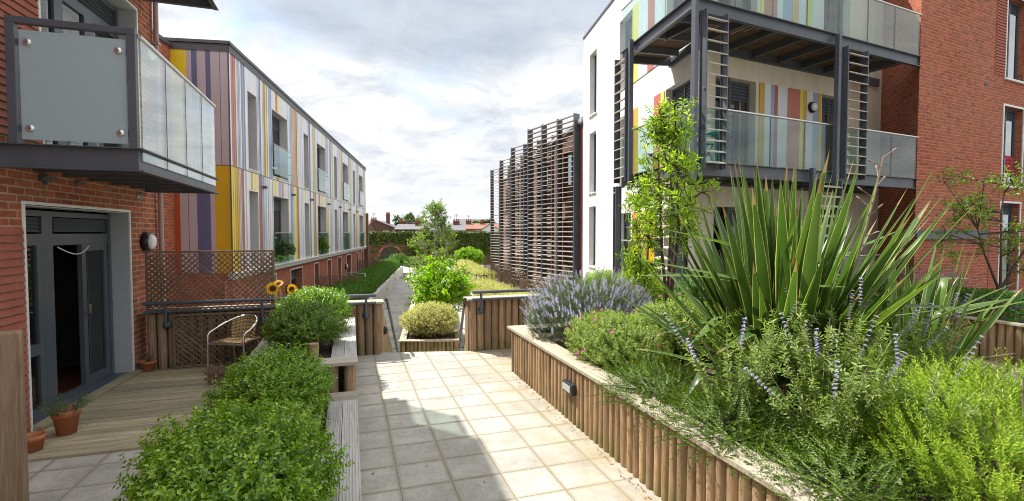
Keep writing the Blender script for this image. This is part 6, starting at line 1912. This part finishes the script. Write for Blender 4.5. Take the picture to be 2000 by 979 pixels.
# ---- litter
n = 170
k_ = rng.random(n)
pp = np.where(k_ < 0.55, 2.11 - np.abs(rng.normal(0, 0.035, n)), np.where(k_ < 0.8, rng.uniform(-2.8, -1.4, n), rng.uniform(0.1, 2.0, n)))
qq = np.where(k_ < 0.55, rng.uniform(2.6, 6.5, n), np.where(k_ < 0.8, rng.uniform(5.3, 8.0, n), rng.uniform(2.8, 8.0, n)))
zz_ = np.where((k_ >= 0.55) & (k_ < 0.8), 0.027, 0.006)
C = pp[:, None] * AX + qq[:, None] * AY + zz_[:, None] * AZ
a_ = rng.uniform(0, 6.28, n)
V, F = leaf_arrays(C, np.stack([np.cos(a_), np.sin(a_), 0.08 * np.ones(n)], 1), np.repeat(AZ[None], n, 0) + rng.normal(0, 0.2, (n, 3)), rng.uniform(0.012, 0.035, n), rng.uniform(0.008, 0.02, n), 0.2, 0.0)
tag(np_object("fallen_leaves", [(V, F, 0)], leaf_mat("dry_leaf", [(0.10, 0.05, 0.02), (0.26, 0.15, 0.06), (0.36, 0.28, 0.10)], 0.2, 0.7), None), "dry leaves and bark crumbs scattered over the paving and deck", "leaf litter", kind="stuff")
# ================================================================== light and sky
SUN = Vector((-0.446 * CA - 0.51 * SA, -0.446 * SA + 0.51 * CA, 1.0)).normalized()
ELEV = math.asin(SUN.z)
ROT = math.atan2(SUN.x, SUN.y)
sl_ = bpy.data.lights.new("sun", "SUN"); sl_.energy = 4.6; sl_.angle = R(0.5); sl_.color = (1.0, 0.962, 0.90)
so_ = bpy.data.objects.new("sun", sl_); COL.objects.link(so_); so_.location = (0, 0, 30)
so_.rotation_euler = SUN.to_track_quat("Z", "Y").to_euler()
w = bpy.data.worlds.new("World"); SC.world = w; w.use_nodes = True
nt = w.node_tree; L = nt.links; bg = nt.nodes["Background"]; bg.inputs["Strength"].default_value = 0.145
sky = nd(nt, "ShaderNodeTexSky", sky_type="NISHITA"); sky.sun_disc = False; sky.sun_elevation = ELEV; sky.sun_rotation = ROT
tc_ = nt.nodes.new("ShaderNodeTexCoord")
sx = nd(nt, "ShaderNodeSeparateXYZ"); L.new(tc_.outputs["Generated"], sx.inputs[0])
zz = nd(nt, "ShaderNodeMath", operation="ADD"); L.new(sx.outputs["Z"], zz.inputs[0]); zz.inputs[1].default_value = 0.22
zm = nd(nt, "ShaderNodeMath", operation="MAXIMUM"); L.new(zz.outputs[0], zm.inputs[0]); zm.inputs[1].default_value = 0.05
dv = nd(nt, "ShaderNodeVectorMath", operation="DIVIDE"); L.new(tc_.outputs["Generated"], dv.inputs[0])
cb_ = nd(nt, "ShaderNodeCombineXYZ")
for k in range(3): L.new(zm.outputs[0], cb_.inputs[k])
L.new(cb_.outputs[0], dv.inputs[1])
mp_ = nd(nt, "ShaderNodeMapping"); mp_.inputs["Scale"].default_value = (1, 1, 0); mp_.inputs["Location"].default_value = (2.2, 6.4, 0); L.new(dv.outputs[0], mp_.inputs["Vector"])
wn = nd(nt, "ShaderNodeTexNoise", i_Scale=2.2, i_Detail=6, i_Roughness=0.55); L.new(mp_.outputs[0], wn.inputs["Vector"])
n1 = noise(nt, mp_.outputs[0], 1.3, 10, 0.58, 0.4)
n2 = noise(nt, mp_.outputs[0], 2.6, 10, 0.62, 0.5)
n3 = noise(nt, mp_.outputs[0], 5.5, 8, 0.6, 0.3)
# one heavy grey cloud bank overhead, ragged by the noise
bl = nd(nt, "ShaderNodeMapping"); bl.inputs["Location"].default_value = (0.17 / 0.62, -1.42 / 0.42, 0); bl.inputs["Scale"].default_value = (1 / 0.62, 1 / 0.42, 0)
L.new(dv.outputs[0], bl.inputs["Vector"])
wv = nd(nt, "ShaderNodeVectorMath", operation="MULTIPLY_ADD"); L.new(wn.outputs["Color"], wv.inputs[0]); wv.inputs[1].default_value = (1.5, 1.5, 0); L.new(bl.outputs[0], wv.inputs[2])
wv2 = nd(nt, "ShaderNodeVectorMath", operation="SUBTRACT"); L.new(wv.outputs[0], wv2.inputs[0]); wv2.inputs[1].default_value = (0.75, 0.75, 0)
ln = nd(nt, "ShaderNodeVectorMath", operation="LENGTH"); L.new(wv2.outputs[0], ln.inputs[0])
bk = nd(nt, "ShaderNodeMapRange", interpolation_type="SMOOTHSTEP"); bk.inputs[1].default_value = 1.25; bk.inputs[2].default_value = 0.35; L.new(ln.outputs["Value"], bk.inputs[0])
cloud = ramp(nt, n2, [(0.36, (2.4, 2.65, 3.05)), (0.45, (3.2, 3.35, 3.6)), (0.52, (3.95, 4.0, 4.05)), (0.62, (4.8, 4.8, 4.75))])
cloud = mix(nt, 0.3, cloud, ramp(nt, n3, [(0.35, (2.3, 2.5, 2.9)), (0.53, (3.6, 3.68, 3.75)), (0.64, (4.2, 4.2, 4.2))]))
grey = mix(nt, n3, (1.5, 1.8, 2.25), (3.0, 3.25, 3.65))
mask = ramp(nt, n1, [(0.34, (0, 0, 0)), (0.46, (1, 1, 1))])
blue = mix(nt, 0.6, sky.outputs[0], (2.7, 3.25, 4.0))
c = mix(nt, mask, blue, cloud)
bm = nd(nt, "ShaderNodeMath", operation="MULTIPLY"); bm.inputs[1].default_value = 0.9; L.new(bk.outputs[0], bm.inputs[0])
c = mix(nt, bm.outputs[0], c, grey)
hz = nd(nt, "ShaderNodeMapRange"); hz.inputs[1].default_value = 0.0; hz.inputs[2].default_value = 0.16; hz.inputs[3].default_value = 0.9; hz.inputs[4].default_value = 0.0; L.new(sx.outputs["Z"], hz.inputs[0])
c = mix(nt, hz.outputs[0], c, (3.8, 3.85, 3.95))
# extra brightness added to the unseen overhead sky to lift the shade
zg = nd(nt, "ShaderNodeMapRange"); zg.inputs[1].default_value = 0.45; zg.inputs[2].default_value = 0.85; zg.inputs[3].default_value = 1.0; zg.inputs[4].default_value = 1.75; L.new(sx.outputs["Z"], zg.inputs[0])
cz = nd(nt, "ShaderNodeVectorMath", operation="SCALE"); L.new(c, cz.inputs[0]); L.new(zg.outputs[0], cz.inputs["Scale"])
L.new(cz.outputs[0], bg.inputs["Color"])
vs = SC.view_settings
vs.view_transform = "Standard"; vs.look = "None"; vs.exposure = 0.86; vs.gamma = 1.0; vs.use_curve_mapping = False
SC.cycles.max_bounces = 8; SC.cycles.transparent_max_bounces = 14; SC.cycles.diffuse_bounces = 3; SC.cycles.glossy_bounces = 3
SC.cycles.use_denoising = True
SC.cycles.pixel_filter_type = "BLACKMAN_HARRIS"; SC.cycles.filter_width = 1.0
SC.cycles.sample_clamp_indirect = 6.0
SC.render.film_transparent = False

# ------------------------------------------------------------------ repeats share a group
GROUPS = {"box_bush": "clipped box bushes in the bench planters", "bench_planter": "bench planters left of the paving", "log_wall": "log walls at the end of the terrace", "stair_wall": "boarded walls beside the steps",
          "trellis_panel": "brown trellis panels and fences", "wall_lamp": "round black wall lights", "flower_pot": "terracotta pots on the deck", "sunflower": "bunch of sunflowers", "flax_plant": "flax clumps in the log planter",
          "bluebeard_plant": "lilac spiked plants in the log planter", "honeysuckle_mound": "feathery green mounds along the coping", "rock_rose": "pink flowered shrubs in the log planter", "terraced_house": "houses beyond the ivy wall",
          "tower_block": "distant blocks on the skyline", "leafy_bush": "leafy green bushes", "clipped_hedge": "clipped green hedges", "variegated_hedge": "clipped cream hedges", "russian_sage": "lilac plants at the right edge",
          "balcony_plant": "plants behind the lower glass fronts", "broadleaf_tree": "trees beyond the roofs", "wall_light": "small lights in the concrete wall", "log_planter": "log edged planters", "concrete_wall": "low pale concrete walls",
          "metal_railing": "metal railings in the lower courtyard"}
for o in list(bpy.data.objects):
    if o.parent is None and o.get("category"):
        b_ = o.name.split(".")[0]
        if b_ in GROUPS: o["group"] = GROUPS[b_]
